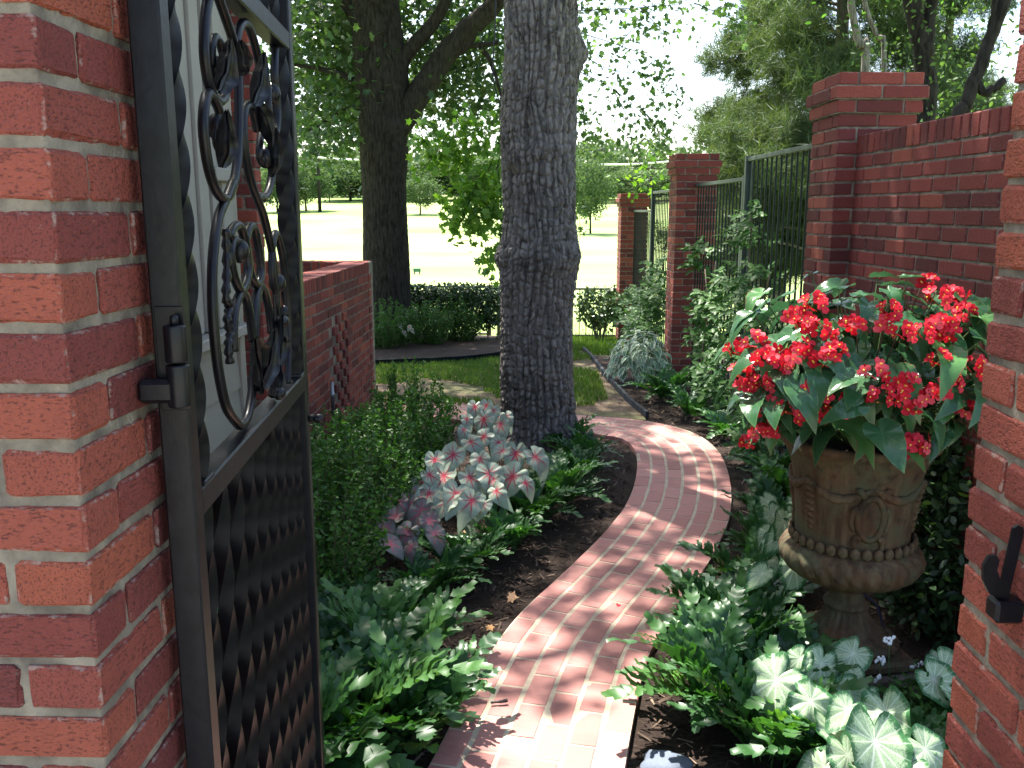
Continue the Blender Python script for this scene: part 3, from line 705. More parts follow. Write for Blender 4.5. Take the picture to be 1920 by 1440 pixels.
# ------------------------------------------------------------ trunks with real bark relief
def bark_trunk(cxz, n_th, n_z, depth, k, seed, bumps=(), mat=None, name='trunk'):
    """cxz: list of (z, cx, cy, radius)"""
    A = np.array(cxz); z = np.linspace(A[0, 0], A[-1, 0], n_z); th = np.linspace(0, 2*np.pi, n_th, endpoint=False)
    TH, Z = np.meshgrid(th, z); cx, cy, r = (np.interp(z, A[:, 0], A[:, j])[:, None] for j in (1, 2, 3))
    # smooth the radius curve
    u = TH/(2*np.pi)
    warp = fbm(u*8, Z*3.2, seed, 3, 8)*2.6+fbm(u*26, Z*9, seed+5, 3, 26)*1.1
    fur = np.abs(np.sin(k*TH/2+warp*2.2)); fur = np.minimum(1, fur*1.45)**.75
    cr = np.abs(np.sin(Z*46+7.5*fbm(u*20, Z*7, seed+9, 2, 20)+3*np.round(k*TH/np.pi/2+warp*.7)))
    cr = np.minimum(1, cr*2.2)
    det = fbm(u*80, Z*42, seed+3, 3, 80)
    h = fur*(.3+.7*cr)*.7+.6*det*(.35+.65*fur)
    rr = r+depth*(h-.6)+.018*(fbm(u*3, Z*1.6, seed+21, 2, 3)-.5)*r/.25
    for bt, bz, ba, bw, bh in bumps:
        da = (TH-bt+np.pi) % (2*np.pi)-np.pi
        rr = rr+ba*np.exp(-(da/bw)**2-((Z-bz)/bh)**2)
    V = np.stack([cx+rr*np.cos(TH), cy+rr*np.sin(TH), Z], -1).reshape(-1, 3)
    i = np.arange(n_z*n_th).reshape(n_z, n_th); j = np.roll(i, -1, 1)
    F = np.stack([i[:-1], j[:-1], j[1:], i[1:]], -1).reshape(-1, 4)
    return new_mesh(name, V, F, mat, False)
# the oak in the middle
oak = empty('oak_tree', (0, 6.45, 0), 0, 'tall oak trunk with rough grey furrowed bark standing beside the path', 'tree')
prof = [(-.15, .0, .36), (-.02, .0, .315), (.08, -.005, .285), (.22, -.01, .262), (.54, -.025, .256), (.94, -.028, .248), (1.15, -.02, .255), (1.25, -.016, .268), (1.406, -.013, .280), (1.52, -.013, .262), (1.71, -.013, .243), (2.08, -.027, .25), (2.25, -.027, .257), (2.44, -.024, .252), (2.8, 0, .247), (3.14, -.009, .237), (3.6, 0, .23), (4.6, .02, .21), (7.6, .05, .13)]
front = -math.pi/2
ob('trunk', bark_trunk([(z, cx, 0, r) for z, cx, r in prof], 340, 900, .038, 34, 4,
   [(math.pi*1.02, 1.40, .03, .5, .07), (front+.95, 1.42, .035, .5, .09), (front-.55, 2.06, .03, .45, .1), (front+.2, 2.14, .025, .5, .06), (front-.75, 1.98, -.03, .25, .05), (0.05, 2.80, .06, .28, .10), (front+.35, 1.36, .02, .25, .05), (front-.9, 1.2, .02, .4, .08), (front-.2, .62, .015, .8, .06), (front-.7, -.02, .09, .28, .12), (front+.55, -.02, .08, .3, .1), (front+1.5, 0, .1, .3, .13), (front-1.7, 0, .1, .3, .13), (front-.1, -.03, .05, .2, .08)], M['bark_grey']), oak)
def path3(pp, Y): return [tuple(at_y(x, y, Y)) for x, y in pp]
def rel(o, pts): return [tuple(Vector(p)-Vector(o.location)) for p in pts]
# crown overhead
cc = shell(690, (-1.0, .5, 8.4), (5.6, 5.2, 2.8), inner=.2)
cc = cc[cc[:, 2] > 5.2]
for gx, gy, gr in ((.0, 2.5, .24), (-.05, 2.25, .25), (1.15, 2.6, .22), (1.1, 6.4, .2), (.5, 8.1, .3), (-.35, 6.0, .2)):
    q = cc+np.array([0, 6.45, 0]); s_ = q-np.array(SUN_DIR)[None]*(q[:, 2]/SUN_DIR.z)[:, None]      # openings that let the sun reach the path
    cc = cc[np.hypot(s_[:, 0]-gx, s_[:, 1]-gy) > gr+.28]
ob('crown', clumps(cc, 46, .19, .115, T_LOBE, M['leaf_oak'], 'crown', .9), oak)
for a in range(9):
    an = a*2*math.pi/9+.3; L = 3.2+rnd.random()
    MB().add(*limb([(0, 0, 4.6+.35*(a % 4)), (math.cos(an)*L*.35, math.sin(an)*L*.35, 6.3), (math.cos(an)*L*.75, math.sin(an)*L*.75, 7.6), (math.cos(an)*L*1.2, math.sin(an)*L*1.2, 8.2)], .085, .02, 7, 4, .02)).build('limb', M['bark_grey'], oak, True)
# hanging twigs with leaves, in front of the far trees
def twig_spray(parent, lines, Y, per_m, size, spread, mat, nm='leafy_twig', r=.006, up=.6, T=T_LOBE):
    for ln in lines:
        P = np.array(smooth_path(rel(parent, path3(ln, Y+rnd.uniform(-.35, .35))), 6))
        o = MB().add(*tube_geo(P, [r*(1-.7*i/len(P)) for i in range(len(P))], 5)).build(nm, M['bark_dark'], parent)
        L = np.linalg.norm(np.diff(P, axis=0), axis=1).sum(); n = int(per_m*L)
        idx = np.clip((rng.random(n)**.8*(len(P)-1)).astype(int), 0, len(P)-1); C = P[idx]+rng.normal(size=(n, 3))*spread
        ob('foliage', cloud_mesh('foliage', C, rdir(n)+np.array([0, -.25, up]), rdir(n)+np.array([0, 0, -.7]), size*rng.uniform(.65, 1.25, n), T, mat), o)
twig_spray(oak, [[(1078, 130), (1150, 168), (1212, 222), (1256, 296)], [(1082, 60), (1160, 85), (1240, 120), (1268, 190)], [(1075, 200), (1110, 240), (1135, 290)],
                 [(1150, 168), (1180, 230), (1185, 285)], [(1082, 95), (1140, 130), (1225, 150), (1262, 240)], [(1085, 20), (1190, 15), (1300, 8), (1400, 22)], [(1160, 85), (1195, 50), (1260, 40)],
                 [(1075, 160), (1095, 210), (1090, 270)], [(1076, 380), (1086, 400), (1088, 450)], [(1200, 200), (1230, 240), (1240, 270)], [(1200, 15), (1250, 60), (1300, 50)], [(1300, 5), (1380, 40), (1390, 60)]], 9.6, 95, .066, .075, M['leaf_oak'])
twig_spray(oak, [[(1190, 300), (1230, 330), (1250, 350)], [(1175, 330), (1205, 340), (1235, 300)]], 13, 70, .09, .12, M['leaf_lit'])
# the dark tree on the left
T2 = Vector((-2.17, 12.5, -.08))
big = empty('shade_tree', tuple(T2), 0, 'dark spreading shade tree with forked limbs behind the hedge bed', 'tree')
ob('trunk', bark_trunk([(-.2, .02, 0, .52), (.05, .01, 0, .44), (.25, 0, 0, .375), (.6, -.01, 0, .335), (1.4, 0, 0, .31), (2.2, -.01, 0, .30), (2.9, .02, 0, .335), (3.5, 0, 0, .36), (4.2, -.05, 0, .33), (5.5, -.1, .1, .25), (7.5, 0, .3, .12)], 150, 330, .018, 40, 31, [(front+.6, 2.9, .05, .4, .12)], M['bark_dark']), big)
LB = [([(728, 262), (760, 215), (790, 170), (830, 110), (872, 60), (925, 10), (960, -60)], .20, .11), ([(735, 150), (762, 102), (790, 70), (825, 25), (850, -40)], .12, .07), ([(835, 105), (870, 85), (905, 30), (930, -30)], .09, .05),
      ([(715, 130), (690, 75), (665, 30), (640, -10), (600, -70)], .13, .08), ([(684, 165), (640, 140), (590, 128), (545, 120)], .05, .02), ([(855, 75), (890, 85), (935, 80)], .045, .03), ([(900, 85), (925, 130), (945, 200)], .04, .015), ([(690, 190), (640, 210), (590, 240), (560, 250)], .03, .01)]
for pp, a, b in LB: MB().add(*limb(rel(big, path3(pp, 12.45)), a, b, 9, 5, .006)).build('limb', M['bark_dark'], big, True)
c1 = shell(540, (-.8, .2, 5.9), (4.3, 3.0, 3.0), inner=.15)
c1 = c1[(c1[:, 2] > 2.75) & ((c1[:, 1] > .3) | (c1[:, 2] > 5.2))]
c2 = np.concatenate([np.array([at_y(rng.uniform(538, 690), rng.uniform(-10, 265)**1.0, rng.uniform(12.2, 14.8)) for _ in range(120)]), np.array([at_y(rng.uniform(765, 945), rng.uniform(-10, 245), rng.uniform(12.9, 15)) for _ in range(80)])])-np.array(T2)
ob('crown', clumps(np.concatenate([c1, c2]), 40, .24, .098, T_LOBE, M['leaf_tree'], 'crown', .8), big)
# drooping bright sprays right of the dark trunk
twig_spray(big, [[(900, 200), (880, 280), (850, 330)], [(945, 240), (915, 320), (880, 370), (862, 400)], [(945, 300), (912, 340), (890, 410), (868, 430)], [(945, 250), (925, 350), (905, 410)], [(840, 250), (815, 290), (790, 320)],
                 [(900, 240), (860, 270), (820, 310)], [(935, 320), (940, 400), (935, 440)], [(945, 440), (925, 470), (905, 488)], [(780, 230), (800, 270), (830, 290)], [(860, 230), (850, 280), (870, 320)], [(945, 380), (925, 395), (905, 375)],
                 [(945, 400), (932, 480), (925, 500)], [(900, 330), (870, 400), (850, 440)], [(880, 350), (845, 380), (838, 420)]], 9.8, 112, .098, .085, M['leaf_lit'])
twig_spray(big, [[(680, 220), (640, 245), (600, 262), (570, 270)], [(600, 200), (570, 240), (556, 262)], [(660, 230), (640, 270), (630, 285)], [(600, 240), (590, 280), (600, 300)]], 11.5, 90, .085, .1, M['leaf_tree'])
# long hanging cord beside the trunk
Pc = path3([(930, -20), (928, 60), (924, 140), (936, 190), (945, 215)], 7.2)
tag(MB().add(*tube_geo(smooth_path(Pc, 6), .006, 6)).build('hanging_cord', M['iron'], None, True), 'thin dark cord hanging in the leaves left of the oak trunk', 'cord')

# ------------------------------------------------------------ trees over the fence at the right
def pine(px, py, Y, H, rad, lab, nb=46, seed=1, base_z=.8, tuft=.17):
    g = at_y(px, py, Y); z0 = float(zg(g.x, Y)); e = empty('pine_tree', (g.x, Y, z0), 0, lab, 'tree', 'pines beyond the fence')
    MB().add(*limb([(0, 0, -.2), (.05, 0, H*.35), (-.05, .05, H*.7), (0, 0, H)], .16, .03, 10, 6)).build('trunk', M['bark_pine'], e, True)
    rr = random.Random(seed); tips = []; mb = MB()
    for b in range(nb):
        t = b/nb; z = base_z+(H-base_z)*t; an = rr.uniform(0, 2*math.pi); L = rad*(1-t*.75)*rr.uniform(.6, 1.1)
        P = [(0, 0, z), (math.cos(an)*L*.4, math.sin(an)*L*.4, z+.12*L), (math.cos(an)*L*.8, math.sin(an)*L*.8, z+.02*L), (math.cos(an)*L, math.sin(an)*L, z+.1*L)]
        mb.add(*limb(P, .03, .008, 5, 4)); Q = np.array(smooth_path(P, 12))
        for q in Q[len(Q)//3:]:
            for _ in range(5): tips.append(q+np.array([rr.gauss(0, .16), rr.gauss(0, .16), rr.gauss(0, .13)]))
    tag(mb.build('branch', M['bark_pine'], e, True), kind='stuff')
    C = np.array(tips); k = 17; n = len(C)*k
    CC = np.repeat(C, k, 0)+rng.normal(size=(n, 3))*.03; D = unit(rdir(n)+np.array([0, 0, .35])); N = rdir(n)
    TN = (np.array([(-.03, 0, 0), (.03, 0, 0), (0, 1, 0)], float), np.array([(0, 1, 2)]))
    ob('crown', cloud_mesh('crown', CC, N, D, tuft*rng.uniform(.7, 1.3, n), TN, M['needle']), e)
    return e
pine(1570, 200, 15, 9.5, 2.6, 'tall feathery pine standing behind the tall brick pillar', 84, 3, 1.0, .2)
pine(1420, 280, 15.5, 3.7, 1.35, 'short pale pine poking above the picket fence', 34, 5, .7)
pine(1475, 250, 18, 9, 2.5, 'pine with bushy crown left of the tall brick pillar', 80, 8, 1.2, .22)
pine(1770, 250, 16, 7, 2.4, 'sunny pine low behind the high brick wall', 40, 9, .8)
def leafy(name, lab, px, py, Y, forks, crown, nleaf, size, mat, group=None, bark='bark_dark', per=34, spread=.3, T=T_OVAL):
    g = at_y(px, py, Y); z0 = float(zg(g.x, Y)); e = empty(name, (g.x, Y, z0), 0, lab, 'tree', group)
    for pp, a, b in forks:
        P = rel(e, path3(pp, Y)); P = [(P[0][0]*.6, P[0][1]*.6, -.1)]+P if pp[0][1] > 120 else P
        MB().add(*limb(P, a, b, 8, 5, .006)).build('trunk', M[bark], e, True)
    C = np.concatenate([shell(n_, rel(e, [c_])[0], r_, inner=.1) for n_, c_, r_ in crown])
    ob('crown', clumps(C, per, spread, size, T, M[mat], 'crown', .5), e); return e
leafy('ornamental_tree', 'dark forked tree rising behind the cap of the tall brick pillar', 1735, 215, 8.6,
      [([(1735, 215), (1733, 130), (1722, 60), (1698, -30)], .10, .07), ([(1734, 110), (1740, 50), (1752, -40)], .075, .05), ([(1730, 90), (1718, 30), (1722, -40)], .05, .04)],
      [(26, (3.5, 8.6, 4.6), (1.5, 1.4, .9)), (60, (4.2, 9.5, 5.6), (2.3, 2., 1.2))], 0, .055, 'leaf_vine', 'small trees behind the high wall', per=46, spread=.26)
leafy('ornamental_tree', 'dark leaning tree limb behind the high brick wall at far right', 1815, 215, 7.2,
      [([(1790, 270), (1812, 200), (1835, 130), (1862, 60), (1890, -30)], .055, .045), ([(1812, 205), (1850, 175), (1885, 150)], .035, .03), ([(1850, 90), (1862, 40), (1868, -30)], .03, .02)],
      [(30, (4.1, 7.6, 3.9), (1.0, 1., .7)), (20, (3.9, 8.5, 3.0), (.9, .9, .6))], 0, .05, 'leaf_back', 'small trees behind the high wall', per=46, spread=.24)
leafy('birch_tree', 'slim pale trunk rising just behind the tall brick pillar cap', 1625, 130, 11,
      [([(1622, 131), (1612, 90), (1602, 40), (1592, -30)], .05, .04), ([(1656, 130), (1642, 70), (1620, 0), (1610, -40)], .032, .026)],
      [(30, (4.6, 11.5, 5.0), (1.6, 1.5, .9))], 0, .05, 'leaf_back', None, 'bark_grey', per=40)
# ------------------------------------------------------------ across the golf course
def far_crown(seed, n, per, size):
    st = np.random.default_rng(seed); C = unit(st.normal(size=(n, 3)))*(st.uniform(.25, 1, n)**.5)[:, None]*np.array([.5, .5, .42])+np.array([0, 0, .58])
    return clumps(C, per, .055, size, T_DIA, M['leaf_far'], 'crown', .6)
FC = [far_crown(s, 170, 34, .05) for s in (1, 2, 3)]
FTm = MB().add(*limb([(0, 0, -.03), (.01, 0, .15), (0, 0, .45)], .03, .015, 7)).mesh('trunk', M['bark_dark'], True)
FG = 'trees across the golf course'
def far_tree(px, pb, pt, wpx, lab, k, cz=.0):
    g = ground_pt(px, pb); top = at_y(px, pt, g.y).z; h = top-g.z; wd = 1.3*wpx/1660*math.hypot(g.x, g.y); h *= 1.05
    e = empty('field_tree', tuple(g), rnd.uniform(0, 6), lab, 'tree', FG)
    ob('crown', FC[k % 3], e, (0, 0, h*cz*.5), (0, 0, 0), (wd, wd, h*(1-cz*.5))); ob('trunk', FTm, e, (0, 0, 0), (0, 0, 0), (wd*.6+h*.15, wd*.6+h*.15, h*(1+cz)))
far_tree(1107, 437, 306, 68, 'young round tree alone on the grass right of the oak trunk', 0, .25)
far_tree(574, 395, 300, 78, 'broad pale tree just left of the utility pole', 1)
far_tree(618, 378, 318, 40, 'small bluish tree just right of the utility pole', 2)
far_tree(657, 376, 292, 110, 'wide tree with slanting trunk left of the dark trunk', 0)
far_tree(788, 402, 335, 62, 'small field tree casting a narrow shadow right of the dark trunk', 1, .2)
far_tree(800, 374, 300, 110, 'grey green tree behind the small field tree', 2)
far_tree(880, 374, 298, 120, 'broad tree behind the drooping bright branch', 0)
far_tree(965, 374, 296, 120, 'broad tree mostly hidden by the oak trunk', 1)
far_tree(1175, 380, 322, 95, 'low broad tree left of the second utility pole', 1)
far_tree(1225, 376, 316, 80, 'low tree behind the second utility pole', 2)
far_tree(1060, 376, 300, 80, 'tree peeping out right beside the oak trunk', 0)
far_tree(1140, 374, 305, 80, 'dark tree behind the lone young tree', 2)
far_tree(1290, 372, 310, 100, 'tree glimpsed over the far end of the picket fence', 1)
far_tree(1370, 380, 300, 110, 'tree behind the short pale pine', 0)
far_tree(715, 374, 294, 110, 'tree hidden behind the dark shade tree trunk', 1)
far_tree(520, 398, 310, 70, 'tree glimpsed through the bars of the gate', 2)
far_tree(1470, 385, 300, 130, 'tree glimpsed through the green pickets', 0)
# wood behind them, reads as one mass
Cw = np.stack([rng.uniform(-75, 130, 1800), rng.uniform(128, 155, 1800), rng.uniform(3.0, 11.5, 1800)], 1)
Cw[:, 2] = 3+(Cw[:, 2]-3)*(.65+.6*fbm(Cw[:, 0]*.09, Cw[:, 1]*.02, 6, 2))
tag(ob('far_wood', clumps(Cw, 22, 1.1, 1.0, T_DIA, M['leaf_far'], 'far_wood', .5)), 'mass of distant trees closing off the golf course', 'wood', kind='stuff')
# utility poles and lines
def pole(px, pb, pt, lab):
    g = ground_pt(px, pb); top = at_y(px, pt, g.y).z; h = top-g.z
    e = empty('utility_pole', tuple(g), 0, lab, 'utility pole', 'utility poles by the golf course')
    MB().lathe([(.19, -.3), (.17, h*.5), (.14, h)], 10).build('pole', M['bark_dark'], e, True)
    MB().cbox((-1.2, -.06, h*.93), (1.2, .06, h*.93+.12)).build('crossarm', M['bark_dark'], e); return g, top
g1, t1 = pole(600, 397, 268, 'tall wooden utility pole left of the dark trunk')
g2, t2 = pole(1219, 392, 312, 'wooden utility pole above the far end of the fence')
WR = mat_plain('wire', (.5, .5, .5), .5)
for k, (a, b) in enumerate([((545, 290), (690, 301)), ((1120, 309), (1256, 303))]):
    P = [at_y(a[0], a[1], g1.y-2+k*.5), at_y((a[0]+b[0])/2, (a[1]+b[1])/2+2, g1.y-2), at_y(b[0], b[1], g1.y-2)]
    tag(MB().add(*tube_geo(smooth_path(P, 6), .09, 6)).build('power_cable', WR), ['pale power cable crossing left of the dark trunk', 'pale power cable crossing above the far pillar'][k], 'cable')
g = ground_pt(782, 512); e = empty('tee_sign', tuple(g), 0, 'small green sign standing alone on the bright grass', 'sign')
s_ = g.y/1660
MB().cbox((-7*s_, -.02, 2*s_), (7*s_, .02, 9*s_), .01).build('board', mat_plain('sign_green', (.05, .14, .09), .6), e)
for x in (-5, 5): MB().cbox((x*s_-.02, -.015, -.1), (x*s_+.02, .015, 2.2*s_), .003).build('leg', M['iron'], e)
# ------------------------------------------------------------ holly ferns
def frond_mesh(L, arch, npair, seed, mat, plen=.115):
    rr = random.Random(seed); v = []; f = []; lv = []
    def sp(t):                                  # the rachis, rising then arching over
        a = math.radians(80)-arch*t
        x = 0; z = 0; st = 20
        for i in range(int(t*st)):
            aa = math.radians(80)-arch*(i+.5)/st; x += math.cos(aa)*L/st; z += math.sin(aa)*L/st
        return Vector((0, x, z)), Vector((0, math.cos(a), math.sin(a)))
    P = [sp(i/10)[0] for i in range(11)]
    tv, tf = tube_geo(P, [.0028*(1-.7*i/10) for i in range(11)], 4); v += tv; f += tf; lv += [.1]*len(tv)
    def pinna(o, d, n, l, w_):
        b = d.cross(n).normalized(); n0 = len(v); m = 8; k0 = rr.random()
        for i in range(m+1):
            t = i/m; wd = w_*math.sin(math.pi*(t**.75*.9+.1))**.8; tooth = .38*w_*(1-.5*t) if (i % 2 and 0 < i < m) else 0
            c = o+d*(l*t)+n*(-.09*l*t*t+.006*math.sin(t*7+k0*6))+b*(.10*l*t*t)
            v.append(tuple(c)); v.append(tuple(c+b*(wd+tooth)+n*.16*wd+d*tooth*2.2)); v.append(tuple(c-b*(wd+tooth)+n*.16*wd+d*tooth*2.2)); lv.extend([k0*.35]*3)
        for i in range(m):
            a = n0+i*3; f.append((a, a+3, a+4, a+1)); f.append((a, a+2, a+5, a+3))
    for i in range(npair):
        t = .22+.74*i/npair; o, d = sp(t); n = Vector((1, 0, 0)).cross(d).normalized()
        n = n if n.z > 0 else -n
        sc_ = plen*(1-.45*abs(t-.45)/.55)*rr.uniform(.85, 1.15)
        for s in (-1, 1):
            dd = (Vector((s, 0, 0))*.68+d*.76+n*.3).normalized(); pinna(o, dd, (n-dd*n.dot(dd)).normalized(), sc_, sc_*.155)
    o, d = sp(.97); n = Vector((1, 0, 0)).cross(d).normalized(); n = n if n.z > 0 else -n
    pinna(o, d, n, plen*.85, plen*.2)
    me = new_mesh('frond', v, f, mat, True); a = me.attributes.new('lv', 'FLOAT', 'POINT'); a.data.foreach_set('value', np.array(lv, dtype=np.float32)); return me
FR = [frond_mesh(.34, 1.1, 8, 1, M['leaf_fern']), frond_mesh(.29, 1.5, 7, 2, M['leaf_fern']), frond_mesh(.38, 1.3, 9, 3, M['leaf_fern']), frond_mesh(.24, .8, 6, 4, M['leaf_fern'])]
FRL = [frond_mesh(.22, .9, 7, 5, M['leaf_fern_light']), frond_mesh(.25, 1.3, 8, 6, M['leaf_fern_light'])]
def fern(x, y, lab, s=1., nf=15, light=2, seed=0):
    rr = random.Random(seed*7+3); e = empty('holly_fern', (x, y, float(zg(x, y))), rr.uniform(0, 6), lab, 'fern', 'holly ferns edging the path')
    for i in range(nf):
        an = i*2.399+rr.uniform(-.3, .3); fr = rr.choice(FR) if i >= light else rr.choice(FRL)
        r0 = .05*math.sqrt(i/nf)*1.6
        ob('frond', fr, e, (math.cos(an)*r0, math.sin(an)*r0, -.01), (rr.uniform(-.28, .38), rr.gauss(0, .15), an-math.pi/2), s*rr.uniform(.8, 1.12))
FL = [(-.60, 2.60, 'fern at the gate foot, nearest on the left of the path', 1.15), (-.80, 2.95, 'fern just inside the gate, against its lower bars', 1.05), (-.50, 2.92, 'second fern up the left edge of the path, bushy and bright', 1.1), (-.68, 3.28, 'fern in front of the boxwood foot, third up the left bed', .95),
      (-.50, 3.36, 'fern left of the path where the mulch widens', .95), (-.42, 3.78, 'small fern below the pink caladiums', .85), (-.27, 4.05, 'fern at the tip of the pink caladiums', .9), (-.08, 4.33, 'fern left of the path below the white caladiums', 1.), (.05, 4.75, 'fern at the right foot of the white caladiums', 1.05),
      (.22, 5.1, 'fern before the oak trunk, beside the bend', 1.05), (.34, 5.5, 'fern right before the oak trunk foot', .95), (.40, 5.95, 'fern against the right side of the oak foot', 1.0), (.30, 6.3, 'upright fern behind the right side of the oak foot', .9), (-.13, 5.05, 'fern tucked between white caladiums and oak', .85), (-.98, 2.7, 'fern half hidden behind the gate bars', 1.), (-.40, 2.62, 'fern spilling over the left path edge at the bottom', .95), (-.72, 2.38, 'lowest fern at the bottom edge, beside the gate stile', 1.05)]
for i, (x, y, lab, s) in enumerate(FL): fern(x-(.03 if y < 3.2 else .10), y, lab, s*(1.06 if y < 3.2 else .85), 16, 3 if i in (0, 2, 4, 13) else 1, i)
FRr = [(.72, 3.50, 'fern right of the path at its narrowest, leaning over the bricks', 1.0), (.78, 3.20, 'fern right of the path, second from the near end', 1.05), (.62, 2.88, 'fern at the right path edge above the grey stone', 1.), (.85, 2.86, 'bright fern left of the big green and white leaves', .95), (.74, 2.58, 'nearest fern at the bottom right by the grey stone', 1.), (.95, 2.45, 'fern at the bottom edge among the pale caladiums', .9),
       (.92, 3.78, 'fern right of the path left of the urn foot', 1.), (1.06, 4.15, 'fern behind the pale caladiums left of the urn', .95), (1.23, 4.55, 'fern beside the urn bowl, right of the bend', 1.), (1.40, 5.05, 'fern right of the outer bend below the flowers', 1.05), (1.52, 5.55, 'fern beyond the urn at the outer bend', 1.), (1.52, 6.15, 'fern at the far outer bend before the fence', 1.), (1.40, 6.75, 'fern where the path turns left, by the fence', .95),
       (1.30, 7.4, 'fern along the fence past the bend', .9), (1.15, 8.1, 'bright fern in front of the variegated shrub', 1.0), (1.33, 8.5, 'fern at the foot of the middle brick pillar', 1.0), (1.05, 10.2, 'farthest fern behind the variegated shrub', .9)]
for i, (x, y, lab, s) in enumerate(FRr): fern(x+(0 if y < 3.3 else .06 if y < 7 else 0), y, lab, s*(1.04 if y < 3.3 else .88), 17, 3 if i in (3, 4, 14) else 1, 40+i)
# ------------------------------------------------------------ boxwood and other shrubs
def upright_shrub(seed, h, r, nst, leaf, mat, twig=.0025, per=95):
    st = np.random.default_rng(seed); C = []; D = []; mb = MB()
    for i in range(nst):
        an = st.uniform(0, 2*np.pi); rr = r*np.sqrt(st.uniform(0, 1)); hh = h*(1-.35*(rr/r)**2)*st.uniform(.75, 1.12)
        b = np.array([np.cos(an)*rr*.45, np.sin(an)*rr*.45, 0]); t = np.array([np.cos(an)*rr*1.15, np.sin(an)*rr*1.15, hh])
        m = b*.5+t*.5+np.array([st.normal()*.03, st.normal()*.03, 0])
        P = np.array(smooth_path([b, m, t], 5)); mb.add(*tube_geo(P, [twig*(1-.6*k/len(P)) for k in range(len(P))], 3, cap=False))
        u = st.uniform(.18, 1.0, per); Q = np.stack([np.interp(u, np.linspace(0, 1, len(P)), P[:, j]) for j in range(3)], 1)
        dr = unit(st.normal(size=(per, 3))*[1, 1, .5]+[0, 0, .55]); C.append(Q+dr*.004+st.normal(size=(per, 3))*.005); D.append(dr)
    C = np.concatenate(C); D = np.concatenate(D); n = len(C)
    return cloud_mesh('foliage', C, rdir(n)+np.array([0, 0, .6]), D, leaf*rng.uniform(.7, 1.3, n), T_OVAL, mat), mb.mesh('stems', M['stem_brown'])
BX = [upright_shrub(s, .66, .30, 85, .025, M['leaf_box'], per=75) for s in (3, 4)]
def shrub(name, lab, x, y, protos, k, s=1., group=None, cat='shrub', sz=None):
    e = empty(name, (x, y, float(zg(x, y))), rnd.uniform(0, 6), lab, cat, group); a, b = protos[k % len(protos)]
    ob('foliage', a, e, scl=(s, s, sz or s)); tag(ob('stems', b, e, scl=(s, s, sz or s)), kind='stuff'); return e
GB = 'boxwoods beside the low wall'
for i, (x, y, lab, s, sz) in enumerate([(-.98, 3.45, 'boxwood nearest the gate, right behind its lower bars', 1., .95), (-1.0, 3.95, 'second boxwood from the gate along the low wall', 1., 1.0), (-.93, 4.5, 'third boxwood from the gate, left of the pink caladiums', 1.05, 1.), (-.88, 5.05, 'fourth boxwood, left of the white caladiums', 1.05, 1.0),
                                       (-.82, 5.6, 'tallest boxwood with spiky shoots before the lawn', 1., 1.1), (-1.12, 5.0, 'boxwood pressed against the near end of the low wall', .9, .9), (-1.08, 4.3, 'boxwood behind the third, nearer the house', .95, .95), (-1.08, 6.0, 'far boxwood at the foot of the patterned wall', .75, .7)]):
    shrub('boxwood', lab, x, y, BX, i, s, GB, sz=sz)
for i, (px, py, lab) in enumerate([(725, 662, 'dark boxwood at the left foot of the dark trunk'), (800, 655, 'dark boxwood right of the dark trunk, before the hedge'), (860, 648, 'dark boxwood at the right end before the clipped hedge')]):
    g = ground_pt(px, py); shrub('boxwood', lab, g.x, g.y, BX, i, 1.25, 'boxwoods under the shade tree', sz=1.0)
# clipped hedge of two runs
def hedge(lab, x0, x1, y, h, d):
    e = empty('clipped_hedge', ((x0+x1)/2, y, float(zg(0, y))), 0, lab, 'hedge'); n = 9000*int((x1-x0)/1.3+1)//2
    L = (x1-x0); P = np.stack([rng.uniform(-L/2, L/2, n), rng.uniform(-d/2, d/2, n), rng.uniform(.10, h, n)], 1)
    s = np.maximum.reduce([np.abs(P[:, 0])/(L/2), np.abs(P[:, 1])/(d/2), P[:, 2]/h]); rnd_ = fbm(P[:, 0]*4, P[:, 2]*4+P[:, 1]*3, 8)
    rc = np.sqrt(np.maximum(0, np.abs(P[:, 0])-(L/2-.25))**2+np.maximum(0, P[:, 2]-(h-.25))**2)
    P = P[(s > .72+.0*rnd_) & (rc < .27) & ~((P[:, 2] < .3) & (rnd_ < .5))]; n = len(P)
    ob('foliage', cloud_mesh('foliage', P, rdir(n)+np.array([0, -.3, .6]), rdir(n)+np.array([0, -.2, .3]), .045*rng.uniform(.7, 1.3, n), T_OVAL, M['leaf_hedge']), e)
    for k in range(int(L/.22)):
        x = -L/2+.12+k*.22; MB().add(*limb([(x, 0, -.05), (x+rnd.uniform(-.05, .05), .02, h*.4), (x+rnd.uniform(-.1, .1), 0, h*.85)], .012, .004, 5)).build('stem', M['stem_brown'], e)
    # dense heart
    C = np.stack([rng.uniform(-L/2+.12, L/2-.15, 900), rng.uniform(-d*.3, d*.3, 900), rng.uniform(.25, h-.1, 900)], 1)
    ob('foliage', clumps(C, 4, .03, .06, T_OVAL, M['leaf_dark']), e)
hedge('clipped dark green hedge in front of the low iron railing', -2.0, -.50, 12.95, .86, .6)
hedge('clipped hedge run left of the dark trunk, mostly hidden', -3.6, -2.6, 13.0, .84, .6)
# bush by the last pillar
e = empty('leafy_bush', (.9, 13.4, float(zg(.9, 13.4))), 0, 'open leafy bush on thin stems in front of the low railing', 'bush')
for k in range(9):
    a = k*.7; MB().add(*limb([(.03*math.cos(a), .03*math.sin(a), -.05), (.12*math.cos(a), .1*math.sin(a), .3), (.26*math.cos(a*1.3), .2*math.sin(a), .62)], .012, .004, 5)).build('stem', M['stem_brown'], e)
ob('foliage', clumps(shell(90, (0, 0, .52), (.38, .3, .28), inner=.2), 22, .05, .06, T_OVAL, M['leaf_hedge']), e)
